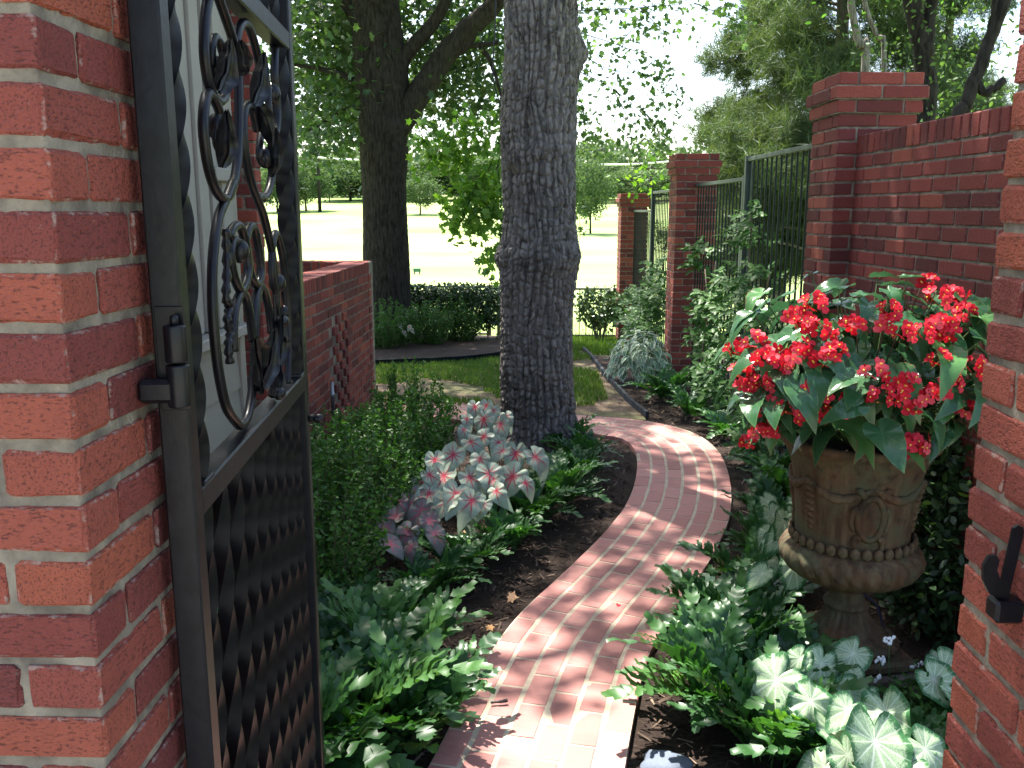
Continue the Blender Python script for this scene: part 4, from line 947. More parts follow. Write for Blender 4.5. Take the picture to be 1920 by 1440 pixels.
# bushy green behind the last pillar side of the fence
def vine(lab, boxes, leaf, mat, stems, nm='climbing_vine', per=9):
    c0 = boxes[0][0]; e = empty(nm, (c0[0], c0[1], 0), 0, lab, 'vine', 'vines climbing the picket fence'); V = []; Dd = []
    for c, r, n in boxes:
        C = shell(int(n*.72), c, r, inner=.1)-np.array([c0[0], c0[1], 0])
        for q in C:                              # pinnate leaves
            d = unit(rng.normal(size=3)*[1, 1, .5]+[-.35, -.25, -.25]); s = unit(np.cross(d, rng.normal(size=3)+[0, 0, 2]))
            for j in range(per):
                t = (j//2+1)/(per/2)*.125; sd = (-1 if j % 2 else 1) if j < per-1 else 0
                V.append(q+d*t); Dd.append(d*.5+s*sd)
    V = np.array(V); Dd = np.array(Dd); n = len(V)
    ob('foliage', cloud_mesh('foliage', V, rdir(n)*.5+np.array([-.3, -.3, .9]), Dd, leaf*rng.uniform(.7, 1.25, n), T_OVAL, mat), e)
    for st in stems: MB().add(*limb([tuple(Vector(p)-Vector((c0[0], c0[1], 0))) for p in st], .012, .005, 6, 5, .004)).build('stem', M['stem_brown'], e, True)
vine('lush green vine on the fence between the last two brick pillars', [((1.3, 11.0, .45), (.22, 1.0, .45), 190), ((1.36, 10.4, .85), (.15, .7, .35), 110), ((1.3, 12.2, .3), (.25, .8, .4), 80)], .07, M['leaf_vine'], [[(1.4, 10.8, 0), (1.4, 10.6, .6), (1.42, 10.2, 1.4)]])
vine('dark vine spreading on the pickets right of the middle pillar', [((1.53, 8.1, .7), (.08, .5, .45), 90), ((1.55, 7.6, .9), (.08, .35, .4), 55), ((1.5, 7.6, .25), (.14, .6, .25), 70), ((1.5, 8.4, 1.35), (.1, .25, .2), 30)], .07, M['leaf_box'], [[(1.5, 8.0, 0), (1.46, 7.9, .5), (1.52, 7.8, 1.3)], [(1.5, 7.7, 0), (1.5, 7.8, .4), (1.5, 8.2, 1.2)]])
vine('light vine shoots reaching high on the taller picket panel', [((1.56, 6.75, 1.62), (.08, .17, .26), 34), ((1.56, 6.6, 1.2), (.1, .35, .22), 42), ((1.56, 6.4, .8), (.12, .5, .3), 55), ((1.55, 6.9, .9), (.1, .4, .4), 60)], .06, M['leaf_vine'], [[(1.58, 6.8, 0), (1.57, 6.75, .8), (1.56, 6.75, 1.75)], [(1.57, 6.5, 0), (1.57, 6.5, .7), (1.58, 6.2, 1.3)]])
vine('low green vine creeping along the fence foot behind the urn', [((1.5, 5.9, .35), (.15, .6, .35), 90), ((1.55, 5.4, .6), (.1, .3, .3), 30)], .06, M['leaf_box'], [[(1.58, 5.8, 0), (1.57, 5.8, .5), (1.57, 5.6, .9)]])
# dark shrub between urn and wall
e = empty('dark_shrub', (1.62, 3.5, 0), 0, 'dark ivy like shrub in the shade right of the urn', 'shrub')
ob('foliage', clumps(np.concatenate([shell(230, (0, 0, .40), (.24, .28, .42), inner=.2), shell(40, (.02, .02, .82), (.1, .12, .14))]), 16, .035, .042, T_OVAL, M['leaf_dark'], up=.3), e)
for k in range(5): MB().add(*limb([(.05*k-.1, 0, -.05), (.04*k-.08, .02, .4), (.05*k-.1, 0, .8)], .01, .004, 5)).build('stem', M['stem_brown'], e)
# ------------------------------------------------------------ big leaved plants
def polar_leaf(tab, cup, fold, wave, mat, name='leaf', rings=6, na=44, seed=0, thick=False):
    """tab: (angle from tip in degrees, radius); petiole at the origin, tip towards -y, face to +z"""
    a = np.linspace(0, 2*np.pi, na+1); v = []; uv = []; f = []
    ang = np.degrees(np.abs(a-np.pi)); rad = np.interp(180-ang if False else ang, [t for t, _ in tab], [r for _, r in tab])
    for i in range(rings+1):
        s = i/rings
        for j in range(na+1):
            r = rad[j]*s; th = a[j]-np.pi       # 0 = tip
            x = math.sin(th)*r; y = -math.cos(th)*r
            z = cup*r*r*2+fold*abs(x)+wave*s*s*(math.sin(5*th+seed)+.6*math.sin(9*th+seed*2.3))-(.35+.25*(seed % 3))*max(0, -y-.15)**2*2.2-.25*max(0, abs(x)-.25)**2*(seed % 2)*4
            z += .012*s*abs(math.sin(4.5*th))
            v.append((x, y, z)); uv.append((s, a[j]/(2*math.pi)))
    for i in range(rings):
        for j in range(na): q = i*(na+1)+j; f.append((q, q+na+1, q+na+2, q+1))
    return new_mesh(name, v, f, mat, True, uv)
HEART = [(0, .80), (7, .70), (18, .585), (32, .495), (50, .425), (75, .375), (105, .36), (130, .37), (148, .385), (160, .375), (170, .31), (177, .22), (180, .17)]
def mat_cal(name, base, vein, margin, nv, mw, vw, speck=None, reach=.8, rough=.4, blush=None):
    t = NT(name); vec, r = t.coord(); uvn = t.n('ShaderNodeUVMap'); sx = t.n('ShaderNodeSeparateXYZ'); t.l(uvn.outputs[0], sx.inputs[0]); s, a = sx.outputs[0], sx.outputs[1]
    nz = t.noise(vec, 18, 4, .6)
    aa = t.math('ADD', a, t.math('MULTIPLY', t.math('SUBTRACT', nz, .5), .018))
    tt = t.math('ABSOLUTE', t.math('SUBTRACT', t.math('FRACT', t.math('ADD', t.math('MULTIPLY', aa, nv), .5)), .5))
    dist = t.math('MULTIPLY', tt, s)
    vm = t.ramp(dist, [(vw*.4, 1), (vw, 0)])
    vm = t.math('MULTIPLY', t.math('MULTIPLY', vm, t.ramp(s, [(reach*.55, 1), (reach, .12)])), t.math('ADD', t.math('MULTIPLY', r, .3), .75, clamp=True))
    col = t.mix(t.ramp(nz, [(.35, 0), (.65, 1)]), base, tuple(min(1, x*1.18) for x in base))
    if blush:
        col = t.mix(t.math('MULTIPLY', t.ramp(s, [(.06, .95), (.45, 0)]), t.ramp(nz, [(.3, .3), (.6, 1)])), col, blush)
    if speck:
        n2 = t.noise(vec, 60, 3, .7); col = t.mix(t.ramp(n2, [(.5, 0), (.62, .8)]), col, speck)
    mg = t.ramp(t.math('ADD', s, t.math('MULTIPLY', t.math('SUBTRACT', t.noise(vec, 30, 4, .7), .5), .5)), [(mw, 0), (min(1, mw+.13), 1)])
    col = t.mix(mg, col, margin); col = t.mix(vm, col, vein)
    p = t.n('ShaderNodeBsdfPrincipled'); t.setin(p, Base_Color=col, Roughness=rough, Specular_IOR_Level=.4)
    t.l(t.bump(t.math('ADD', dist, t.math('MULTIPLY', nz, .05)), .3, .01), p.inputs['Normal'])
    tr = t.n('ShaderNodeBsdfTranslucent'); t.l(col, tr.inputs[0]); m = t.n('ShaderNodeMixShader'); m.inputs[0].default_value = .25
    t.l(p.outputs[0], m.inputs[1]); t.l(tr.outputs[0], m.inputs[2]); t.l(m.outputs[0], t.out.inputs[0]); return t.m
CW = mat_cal('caladium_white', (.31, .37, .29), (.45, .015, .05), (.16, .25, .15), 9, .95, .075, reach=.85, blush=(.5, .06, .1))
CP = mat_cal('caladium_pink', (.2, .17, .17), (.5, .1, .14), (.09, .13, .085), 9, .85, .09, speck=(.13, .17, .12), reach=.9, blush=(.55, .2, .25))
CG = mat_cal('caladium_green_white', (.35, .45, .28), (.64, .7, .55), (.04, .135, .045), 13, .74, .05, speck=(.15, .29, .14), reach=1.0)
CWm = [polar_leaf(HEART, c, .10, w_, CW, seed=k) for k, (c, w_) in enumerate([(.12, .02), (-.15, .03), (.25, .035), (-.3, .04), (.3, .05), (0, .045)])]
CPm = [polar_leaf(HEART, c, .08, w_, CP, seed=k) for k, (c, w_) in enumerate([(.1, .02), (-.2, .03), (.25, .04)])]
CGm = [polar_leaf(HEART, c, .10, w_, CG, seed=k) for k, (c, w_) in enumerate([(.14, .025), (-.12, .03), (.25, .04), (-.25, .05), (.1, .05)])]
CAMP = Vector((0, 0, CAM_H))
def at_z(px, py, z):
    d = at_y(px, py, 1.)-CAMP; return CAMP+d*((z-CAM_H)/d.z)
def place_leaf(parent, meshes, pos, size, face, roll, k, stem_to, stem_mat='stem_green', name='leaf', tip=None):
    """face: direction the upper side looks; the tip hangs downhill"""
    n = Vector(face).normalized(); dn = Vector(tip) if tip is not None else Vector((math.sin(roll), 0, -math.cos(roll))); dn = (dn-n*dn.dot(n)); 
    if dn.length < .05: dn = Vector((0, -1, 0))-n*(-n.y)
    dn.normalize(); x = (-dn).cross(n); Mx = Matrix((x, -dn, n)).transposed()
    p = Vector(pos)-Vector(parent.location)
    o = ob(name, meshes[k % len(meshes)], parent, tuple(p), tuple(Mx.to_euler()), size)
    q = Vector(stem_to)-Vector(parent.location); st = p-n*.004
    MB().add(*tube_geo(smooth_path([q, (q*.4+st*.6)+Vector((0, 0, .03)), st], 4), [.0035]*4+[.0028]*4+[.002], 5)).build('stem', M[stem_mat], parent, True)
    return o
def clump_from_photo(name, lab, cat, cx, cy, leaves, meshes, zmin, zmax, group=None, seed=0, sc_=.64, tilt=.6):
    rr = random.Random(seed); e = empty(name, (cx, cy, float(zg(cx, cy))), 0, lab, cat, group)
    ymin = min(l[1] for l in leaves); ymax = max(l[1] for l in leaves)
    for i, (px, py, r) in enumerate(leaves):
        z = zmin+(zmax-zmin)*(1-((py-ymin)/(ymax-ymin+1)))*.6+rr.uniform(0, .4)*(zmax-zmin)
        p = at_z(px, py, z); d = (p-CAMP).length; size = r*d/1660*1.04*sc_
        fc = Vector((rr.uniform(-.5, .42), -tilt-.1+rr.uniform(-.35, .25), .68))
        place_leaf(e, meshes, p, size, fc, rr.uniform(-.7, .7), rr.randrange(9), (p.x*.35+cx*.65+rr.uniform(-.03, .03), p.y*.4+cy*.6+.05, e.location.z))
    return e
clump_from_photo('caladium', 'white caladium with crimson veins, rear clump by the oak trunk', 'caladium', -.30, 5.95, [(891, 762, 62), (912, 760, 54), (907, 785, 88), (938, 795, 78), (908, 818, 76), (875, 785, 48), (882, 828, 74), (925, 770, 55), (870, 805, 50), (935, 830, 60), (950, 780, 50)], CWm, .30, .46, 'white caladiums', 1)
clump_from_photo('caladium', 'white caladium with crimson veins, large middle clump', 'caladium', -.42, 5.30, [(850, 852, 92), (832, 892, 112), (918, 888, 112), (962, 893, 120), (943, 845, 66), (967, 850, 92), (1003, 856, 96), (855, 925, 112), (880, 895, 86), (805, 890, 66), (885, 938, 98), (985, 905, 66), (815, 862, 78), (900, 860, 80), (930, 920, 76)], CWm, .24, .42, 'white caladiums', 2)
clump_from_photo('caladium', 'white caladium with crimson veins, front clump nearest the ferns', 'caladium', -.48, 4.95, [(875, 945, 106), (905, 945, 76), (840, 940, 96), (805, 925, 86), (790, 905, 76), (925, 900, 60)], CWm, .22, .32, 'white caladiums', 3)
clump_from_photo('caladium', 'dusky pink speckled caladium below the white ones', 'caladium', -.60, 4.50, [(765, 945, 98), (742, 968, 86), (792, 958, 98), (722, 990, 80), (765, 998, 92), (730, 1018, 76), (815, 1000, 80), (780, 930, 80), (745, 940, 80), (770, 1025, 66), (805, 975, 80)], CPm, .16, .3, None, 4)
clump_from_photo('caladium', 'few white leaves peeping at the foot of the dark trunk', 'caladium', -2.0, 11.9, [(748, 610, 20), (757, 622, 20), (768, 612, 18), (745, 628, 22), (772, 618, 16)], CWm, .10, .30, 'white caladiums', 5)
clump_from_photo('caladium', 'big green and white caladium leaves at the bottom right', 'caladium', 1.10, 2.60, [(1640, 1390, 225), (1560, 1370, 170), (1590, 1415, 150), (1735, 1405, 150), (1660, 1335, 160), (1590, 1330, 120), (1520, 1315, 150), (1630, 1440, 150), (1545, 1440, 140), (1700, 1440, 130)], CGm, .20, .36, 'green and white caladiums', 6, sc_=.66, tilt=.35)
clump_from_photo('caladium', 'green and white caladium clump before the urn foot', 'caladium', 1.02, 2.85, [(1455, 1275, 190), (1540, 1245, 130), (1600, 1225, 120), (1555, 1300, 115), (1595, 1300, 120), (1500, 1235, 90), (1600, 1265, 70), (1625, 1310, 90), (1505, 1330, 120)], CGm, .18, .33, 'green and white caladiums', 7, sc_=.68)
clump_from_photo('caladium', 'green and white caladium left of the urn bowl', 'caladium', 1.18, 3.95, [(1450, 965, 90), (1470, 1000, 90), (1455, 1010, 80), (1485, 965, 70), (1440, 940, 70), (1480, 1040, 85), (1450, 1050, 75), (1490, 1060, 95), (1430, 1075, 76), (1470, 975, 80), (1495, 940, 70), (1440, 1000, 70)], CGm, .25, .55, 'green and white caladiums', 8, sc_=.72)
clump_from_photo('caladium', 'green and white caladium leaf against the right gate pillar', 'caladium', 1.30, 2.70, [(1770, 1250, 110), (1752, 1275, 120), (1785, 1300, 110), (1765, 1235, 70)], CGm, .2, .3, 'green and white caladiums', 9, sc_=.72)
# variegated shrub
t_lens = [(0, .62), (10, .5), (25, .34), (50, .22), (90, .17), (130, .2), (160, .26), (180, .3)]
VG = mat_cal('variegated', (.11, .2, .11), (.2, .3, .19), (.55, .6, .48), 3, .74, .05, reach=1.0)
VGm = [polar_leaf(t_lens, .1, .25, .01, VG, seed=1, na=20, rings=4), polar_leaf(t_lens, -.1, .2, .01, VG, seed=2, na=20, rings=4)]
e = empty('variegated_shrub', (1.02, 8.95, float(zg(1, 9))), 0, 'mounded shrub with cream edged leaves by the lawn edging', 'shrub')
for k in range(3): MB().add(*limb([(0, 0, -.03), (.05*(k-1), .02, .15), (.12*(k-1), .02, .3)], .01, .005, 5)).build('stem', M['stem_green'], e)
for k in range(290):
    d = unit(np.array([rnd.gauss(0, 1), rnd.gauss(0, 1), abs(rnd.gauss(0, .8))])); rr_ = rnd.uniform(.7, 1.)
    n = Vector((d[0]*.6, d[1]*.6-.1, .6+.5*d[2])).normalized(); dn = Vector((d[0]+rnd.gauss(0, .3), d[1]+rnd.gauss(0, .3), -.15+.35*d[2])); dn = (dn-n*dn.dot(n)).normalized(); x = (-dn).cross(n)
    ob('leaf', VGm[k % 2], e, (d[0]*.34*rr_, d[1]*.36*rr_, .10+d[2]*.46*rr_), tuple(Matrix((x, -dn, n)).transposed().to_euler()), rnd.uniform(.10, .15))
# ------------------------------------------------------------ urn
UX, UY = 1.145, 3.12
def mat_urn():
    t = NT('urn_stone'); vec, r = t.coord(False)
    mp = t.n('ShaderNodeMapping'); mp.inputs['Scale'].default_value = (1, 1, .12); t.l(vec, mp.inputs[0])
    n = t.noise(mp.outputs[0], 26, 5, .65); m = t.noise(vec, 9, 5, .65)
    base = t.ramp(n, [(.32, (.036, .022, .013)), (.5, (.09, .058, .032)), (.66, (.14, .1, .058))])
    base = t.mix(t.ramp(m, [(.45, 0), (.68, .7)]), base, (.13, .055, .028))
    base = t.mix(t.ramp(t.noise(vec, 7, 5, .7), [(.48, 0), (.62, .75)]), base, (.085, .09, .05))
    base = t.mix(t.ramp(t.noise(vec, 16, 5, .7), [(.56, 0), (.68, .7)]), base, (.03, .022, .016))
    p = t.principled(Base_Color=base, Roughness=.85, Specular_IOR_Level=.25)
    t.l(t.bump(t.noise(vec, 120, 5, .7), .5, .004), p.inputs['Normal']); return t.m
US = mat_urn()
urn = empty('stone_urn', (UX, UY, 0), 0, 'weathered brown stone urn with swags and oval medallion, holding the begonias', 'urn')
def lathe_mod(prof, fun, n=160):
    v = []; f = []; m = len(prof)
    for i, (r, z) in enumerate(prof):
        for k in range(n):
            a = 2*math.pi*k/n; rr = r+fun(a, z, i); v.append((rr*math.cos(a), rr*math.sin(a), z))
    for i in range(m-1):
        for k in range(n): f.append((i*n+k, i*n+(k+1) % n, (i+1)*n+(k+1) % n, (i+1)*n+k))
    return v, f
def prof_s(pts, k=6): return [tuple(q) for q in smooth_path(pts, k)]
# bowl with flared rim
bowl = prof_s([(.205, .545), (.198, .58), (.203, .66), (.212, .75), (.226, .83), (.245, .88), (.262, .905), (.272, .915)])
bowl += [(.276, .921), (.276, .935), (.268, .942), (.25, .94), (.238, .90)]
ob('body', new_mesh('body', *lathe_mod(bowl, lambda a, z, i: .0015*math.sin(a*7)), US, True), urn)
bellyp = prof_s([(.075, .365), (.10, .38), (.155, .405), (.205, .43), (.236, .465), (.245, .50), (.235, .53), (.215, .545), (.20, .548)])
ob('belly', new_mesh('belly', *lathe_mod(bellyp, lambda a, z, i: .010*abs(math.sin(a*13))*math.sin(math.pi*min(1, max(0, (z-.37)/.17)))+.004*math.sin(a*29+z*90)*(.46 < z < .54)), US, True), urn)
mb_e = MB().sphere((0, 0, 0), .019, 8, 6, (1.0, .6, 1.15)).mesh('bead', US, True)
for k in range(34):
    a = 2*math.pi*k/34; ob('bead', mb_e, urn, (math.cos(a)*.213, math.sin(a)*.213, .566), (0, 0, a+math.pi/2))
neck = prof_s([(.078, .372), (.066, .355), (.064, .33), (.068, .315)], 4)+[(.08, .31), (.083, .30), (.08, .29), (.072, .286)]+prof_s([(.074, .283), (.09, .25), (.115, .215), (.15, .19), (.165, .182)], 5)
ob('foot', new_mesh('foot', *lathe_mod(neck, lambda a, z, i: -.007*abs(math.sin(a*11))*(z < .28)), US, True), urn)
ring = prof_s([(.150, .188), (.172, .184), (.186, .17), (.186, .155), (.172, .142), (.165, .138)], 4)
ob('foot_ring', new_mesh('foot_ring', *lathe_mod(ring, lambda a, z, i: .006*math.sin(a*40+z*120)), US, True), urn)
mb = MB(); mb.cbox((-.19, -.19, .095), (.19, .19, .14), .012); mb.build('plinth', US, urn, rot=(0, 0, .2))
mb = MB(); mb.cbox((-.205, -.205, -.04), (.205, .205, .092), .01); mb.build('base_block', mat_plain('base_stone', (.14, .11, .09), .9, .3, 12, .5, 60), urn, rot=(0, 0, .2))
# relief: swags, hanging drops, medallion
def on_bowl(a, z):
    r = float(np.interp(z, [.545, .58, .66, .75, .83, .88, .905], [.205, .198, .203, .212, .226, .245, .262])); return Vector((math.cos(a)*r, math.sin(a)*r, z))
A0 = math.radians(-107)                        # the medallion looks to the camera side
cam_a = math.atan2(-UY, -UX)
A0 = cam_a+.28
for k in range(6):
    a0 = A0+k*math.pi/3; 
    P = [on_bowl(a0+t*math.pi/3, .80-.05*math.sin(math.pi*t)) for t in np.linspace(0, 1, 13)]
    MB().add(*tube_geo([p*1.01 for p in P], [.006+.012*math.sin(math.pi*i/12)+.003*math.sin(i*2.5) for i in range(13)], 9)).build('swag', US, urn, True)
    if k % 2 == 1:
        mb = MB()
        for j, zz in enumerate((.80, .775, .75, .725, .70, .675, .65, .63)):
            p = on_bowl(a0, zz); s_ = .018-.0012*j
            for d in (-.05, 0, .05): q = on_bowl(a0+d*(1-j*.06), zz-abs(d)*.1); mb.sphere(tuple(q), s_*(1 if d else 1.15), 6, 5, (1, 1, .8))
        tag(mb.build('drop_garland', US, urn, True), kind='stuff')
    else:
        P = [on_bowl(a0+.20*math.cos(t), .695+.078*math.sin(t)) for t in np.linspace(0, 2*math.pi, 29)]
        med = MB().add(*tube_geo([Vector((p.x*1.015, p.y*1.015, p.z)) for p in P], .012, 8, cap=False)).build('medallion', US, urn, True)
        v = []; f = []; n = 20
        for i in range(4):
            for t in range(n):
                th = 2*math.pi*t/n; s_ = i/3; q = on_bowl(a0+.19*s_*math.cos(th), .695+.074*s_*math.sin(th)); k_ = 1+.045*math.sqrt(max(0, 1-s_*s_*.9)); v.append((q.x*k_, q.y*k_, q.z))
        for i in range(3):
            for t in range(n): f.append((i*n+t, (i+1)*n+t, (i+1)*n+(t+1) % n, i*n+(t+1) % n))
        ob('boss', new_mesh('boss', v, f, US, True), med)
        for sgn in (-1, 1):
            for z0, z1, w0 in ((.775, .81, .13), (.62, .585, .14), (.73, .66, .20)):
                P = [on_bowl(a0+sgn*(w0+.10*math.sin(t*2.6)), z0+(z1-z0)*t+.012*math.sin(t*5)) for t in np.linspace(0, 1, 9)]
                MB().add(*tube_geo([Vector((p.x*1.012, p.y*1.012, p.z)) for p in P], [.015-.008*i/8 for i in range(9)], 8)).build('scroll', US, med, True)
MB().lathe([(.0, .90), (.24, .90), (.24, .905), (0, .915)], 24).build('soil', M['mulch'], urn)
# ------------------------------------------------------------ begonias
BC = Vector((1.115, 3.10, 1.16)); BRd = Vector((.44, .40, .37))
BEG = [(0, .72), (8, .60), (22, .44), (45, .32), (75, .27), (105, .27), (135, .29), (155, .29), (168, .24), (177, .15), (180, .10)]
BGM = mat_cal('begonia_leaf', (.035, .1, .04), (.065, .15, .06), (.09, .16, .06), 9, .93, .03, reach=1.0, rough=.2)
BGL = mat_cal('begonia_leaf_young', (.06, .16, .045), (.09, .2, .06), (.2, .1, .05), 9, .95, .03, reach=1.0, rough=.28)
BGm = [polar_leaf(BEG, c, .16, w_, BGM, seed=k, na=32, rings=5) for k, (c, w_) in enumerate([(.1, .02), (-.1, .03), (.15, .02)])]
BGy = [polar_leaf(BEG, .15, .2, .02, BGL, seed=5, na=32, rings=5)]
beg = empty('begonia', (UX, UY, .91), 0, 'glossy leaved begonia covered in red flower clusters, growing in the urn', 'flowering plant')
rr = random.Random(5)
for k in range(330):
    d = Vector((rr.gauss(0, 1), rr.gauss(-.25, 1), rr.gauss(.15, .8))).normalized()
    if d.z < -.62: continue
    s_ = rr.uniform(.5, 1.1); p = Vector((BC.x+d.x*BRd.x*s_, BC.y+d.y*BRd.y*s_, BC.z+d.z*BRd.z*s_))
    if p.z < .985+.05*rr.random(): continue
    fc = Vector((d.x*.55+rr.uniform(-.3, .3), d.y*.55+rr.uniform(-.35, .2), .75+.3*d.z+rr.uniform(-.1, .3))); ta = rr.uniform(-1.1, 1.1); tp = Vector((d.x*math.cos(ta)-d.y*math.sin(ta), d.x*math.sin(ta)+d.y*math.cos(ta), rr.uniform(-.75, .2)))
    place_leaf(beg, BGy if rr.random() < .16 else BGm, p, rr.uniform(.12, .21)*(.85 if d.z > .75 else 1), fc, 0, rr.randrange(9), (UX+d.x*.1, UY+d.y*.1, .92), tip=tp)
# flowers: four rounded petals, a yellow eye
PET = mat_leaf('petal', [(.42, .008, .02), (.6, .015, .035), (.68, .03, .06), (.75, .11, .14)], .5, .3, .2, (1, .7, .7))
YEL = mat_plain('stamen', (.85, .5, .06), .6)
def floret_geo(rr, c, n, s):
    n = n.normalized(); a = n.orthogonal().normalized(); b = n.cross(a); v = []; f = []
    for q in range(4):
        th = q*math.pi/2+rr.uniform(-.15, .15); L = s*(1 if q % 2 else .72); d = a*math.cos(th)+b*math.sin(th); e_ = n.cross(d); i0 = len(v)
        for x, y, z in ((0, 0, 0), (.4, .38, .12), (.8, .42, .22), (1.05, 0, .2), (.8, -.42, .22), (.4, -.38, .12), (.55, 0, .1)):
            v.append(tuple(c+d*L*x+e_*L*y+n*L*z))
        for i in range(6): f.append((i0+6, i0+i, i0+(i+1) % 6))
    return v, f
def flower_mesh(seed, nfl, rad, s):
    rr = random.Random(seed); mb = MB(); ey = MB(); st = MB()
    for k in range(nfl):
        d = Vector((rr.gauss(0, 1), rr.gauss(0, 1), rr.gauss(0, .7))).normalized(); c = Vector((d.x*rad*1.25, d.y*rad*.8, d.z*rad*.8))*rr.uniform(.5, 1)
        n = (d+Vector((0, -.8, .1))).normalized(); v, f = floret_geo(rr, c, n, s*rr.uniform(.7, 1.15)); mb.add(v, f)
        ey.sphere(tuple(c+n*s*.14), s*.14, 5, 4); st.add(*tube_geo([c, c*.5+Vector((0, .01, .01)), Vector((0, .02, .015))], .0012, 3))
    me = mb.mesh('flower_cluster', PET); a = me.attributes.new('lv', 'FLOAT', 'POINT'); a.data.foreach_set('value', np.repeat(rng.random(len(me.vertices)//28+1), 28)[:len(me.vertices)].astype(np.float32)*.99)
    return me, ey.mesh('stamens', YEL), st.mesh('stalks', M['stem_green'])
FW = [flower_mesh(k, n, r_, .025) for k, (n, r_) in enumerate([(16, .042), (12, .034), (22, .052), (8, .026)])]
FPX = [(745, 265, 1), (770, 410, 2), (690, 385, 1), (650, 540, 0), (475, 560, 0), (310, 525, 1), (410, 480, 1), (340, 650, 1), (370, 730, 0), (460, 710, 1), (560, 610, 0), (870, 540, 3), (790, 575, 3), (1080, 650, 1), (1130, 790, 2), (1210, 760, 1), (1265, 705, 3), (600, 850, 1), (720, 890, 2), (870, 840, 1), (450, 985, 0), (375, 1040, 3), (740, 740, 3),
       (1385, 140, 3), (1440, 230, 1), (1540, 215, 0), (1170, 300, 1), (1155, 370, 3), (1240, 430, 1), (1360, 430, 1), (1460, 370, 0), (1595, 310, 3), (1450, 580, 1), (1520, 700, 1), (1410, 770, 0), (1310, 845, 3), (1605, 860, 3), (1215, 1085, 1), (1310, 1050, 0), (1640, 620, 1), (640, 330, 3), (970, 385, 3), (510, 840, 3), (1500, 430, 3), (420, 850, 3)]
for i, (zx, zy, k) in enumerate(FPX):
    px, py = 1280+zx/3, 480+zy/3; d = (at_y(px, py, 1.)-CAMP).normalized(); o_ = CAMP-BC
    D = Vector((d.x/BRd.x, d.y/BRd.y, d.z/BRd.z))/1.04; O = Vector((o_.x/BRd.x, o_.y/BRd.y, o_.z/BRd.z))/1.04
    aa, bb, cc_ = D.dot(D), 2*D.dot(O), O.dot(O)-1; disc = bb*bb-4*aa*cc_
    t = (-bb-math.sqrt(disc))/(2*aa) if disc > 0 else -bb/(2*aa)
    p = CAMP+d*t; me, ey, st = FW[k]
    fo = ob('flower_cluster', me, beg, tuple(p-Vector(beg.location)), (rnd.uniform(-.3, .3), rnd.uniform(-.5, .5), rnd.uniform(-.3, .3)), rnd.uniform(.8, 1.05))
    tag(ob('stamens', ey, fo), kind='stuff'); tag(ob('stalks', st, fo), kind='stuff'); tag(fo, kind='stuff')
    c_ = BC-Vector(beg.location); q = p-Vector(beg.location)
    MB().add(*tube_geo(smooth_path([q*.35+Vector((0, 0, .05)), q*.75+Vector((0, 0, .05)), q+Vector((0, .02, .015))], 4), .0022, 5)).build('flower_stem', M['stem_brown'], beg, True)
# drip tube
P = [(UX+.02, UY-.06, .37), (UX+.10, UY-.02, .30), (UX+.16, UY+.03, .18), (UX+.22, UY+.02, .06), (UX+.27, UY-.02, .012)]
tag(MB().add(*tube_geo(smooth_path(P, 5), .004, 6)).build('drip_tube', mat_plain('tube_blue', (.03, .03, .07), .4), None, True), 'thin dark watering tube running down beside the urn foot', 'tube')
# ------------------------------------------------------------ small white flowered plants
e = empty('white_salvia', (1.28, 2.72, 0), 0, 'small leafy plant with white flower spikes before the urn base', 'flowering plant')
rr = random.Random(9)
ob('foliage', clumps(shell(60, (0.02, 0, .11), (.2, .16, .1), inner=.2), 22, .028, .022, T_OVAL, M['leaf_vine'], up=.4), e)
WH = mat_plain('white_petal', (.8, .8, .8), .5, .03)
for k, (px, py) in enumerate([(1668, 1200), (1650, 1235), (1600, 1245), (1770, 1275), (1720, 1245), (1785, 1430), (1640, 1270), (1760, 1215)]):
    p = at_y(px, py, 2.78+.04*rr.random()); q = p-Vector(e.location)
    s_ = MB().add(*tube_geo(smooth_path([(q.x*.5, q.y*.5, 0), (q.x*.9, q.y, q.z*.6), tuple(q)], 4), .0016, 4)).build('flower_spike', M['stem_green'], e)
    if k < 5 or k == 6:
        mb = MB()
        for j in range(5 if k < 2 else 3):
            c = q+Vector((rr.uniform(-.016, .016), rr.uniform(-.01, .01), rr.uniform(-.012, .012)))
            for m_ in range(3): mb.sphere(tuple(c+Vector((rr.uniform(-.005, .005), 0, rr.uniform(-.006, .006)))), .0055, 5, 4, (1, .6, 1.2))
        tag(mb.build('white_flowers', WH, s_, True), kind='stuff')
# ------------------------------------------------------------ loose things
g = ground_pt(930, 1337); P = [(-.028, -.004, .006), (-.01, 0, .007), (.012, .003, .008), (.03, .008, .010)]
tag(MB().add(*tube_geo(smooth_path(P, 4), [.0045]*6+[.006]*4+[.0065]*3, 7)).build('stick', M['bark_grey'], None, True, (g.x+.01, g.y, PZ+.006)), 'short broken stick lying on the brick path', 'stick')
def stone(name, lab, x, y, r, sc_, col, seed):
    st = np.random.default_rng(seed); mb = MB().sphere((0, 0, 0), r, 18, 12, sc_); v = np.array(mb.v); n = fbm(v[:, 0]*22+seed, v[:, 1]*22+v[:, 2]*15, seed, 4)
    v = v*(.62+.75*n)[:, None]; v[:, 2] = np.minimum(v[:, 2], r*sc_[2]*(.72+.25*v[:, 0]/r)); me = new_mesh(name, v, mb.f, mat_plain(name, col, .85, .25, 12, .6, 60), True); return tag(ob(name, me, None, (x, y, r*sc_[2]*.3)), lab, 'stone')
stone('stone', 'flat blue grey stone at the right edge of the path', .40, 2.52, .075, (1.15, .9, .5), (.09, .11, .145), 2)
stone('stone', 'small pale stone at the bottom edge beside the blue grey one', .37, 2.42, .05, (1, .9, .5), (.17, .15, .13), 4)
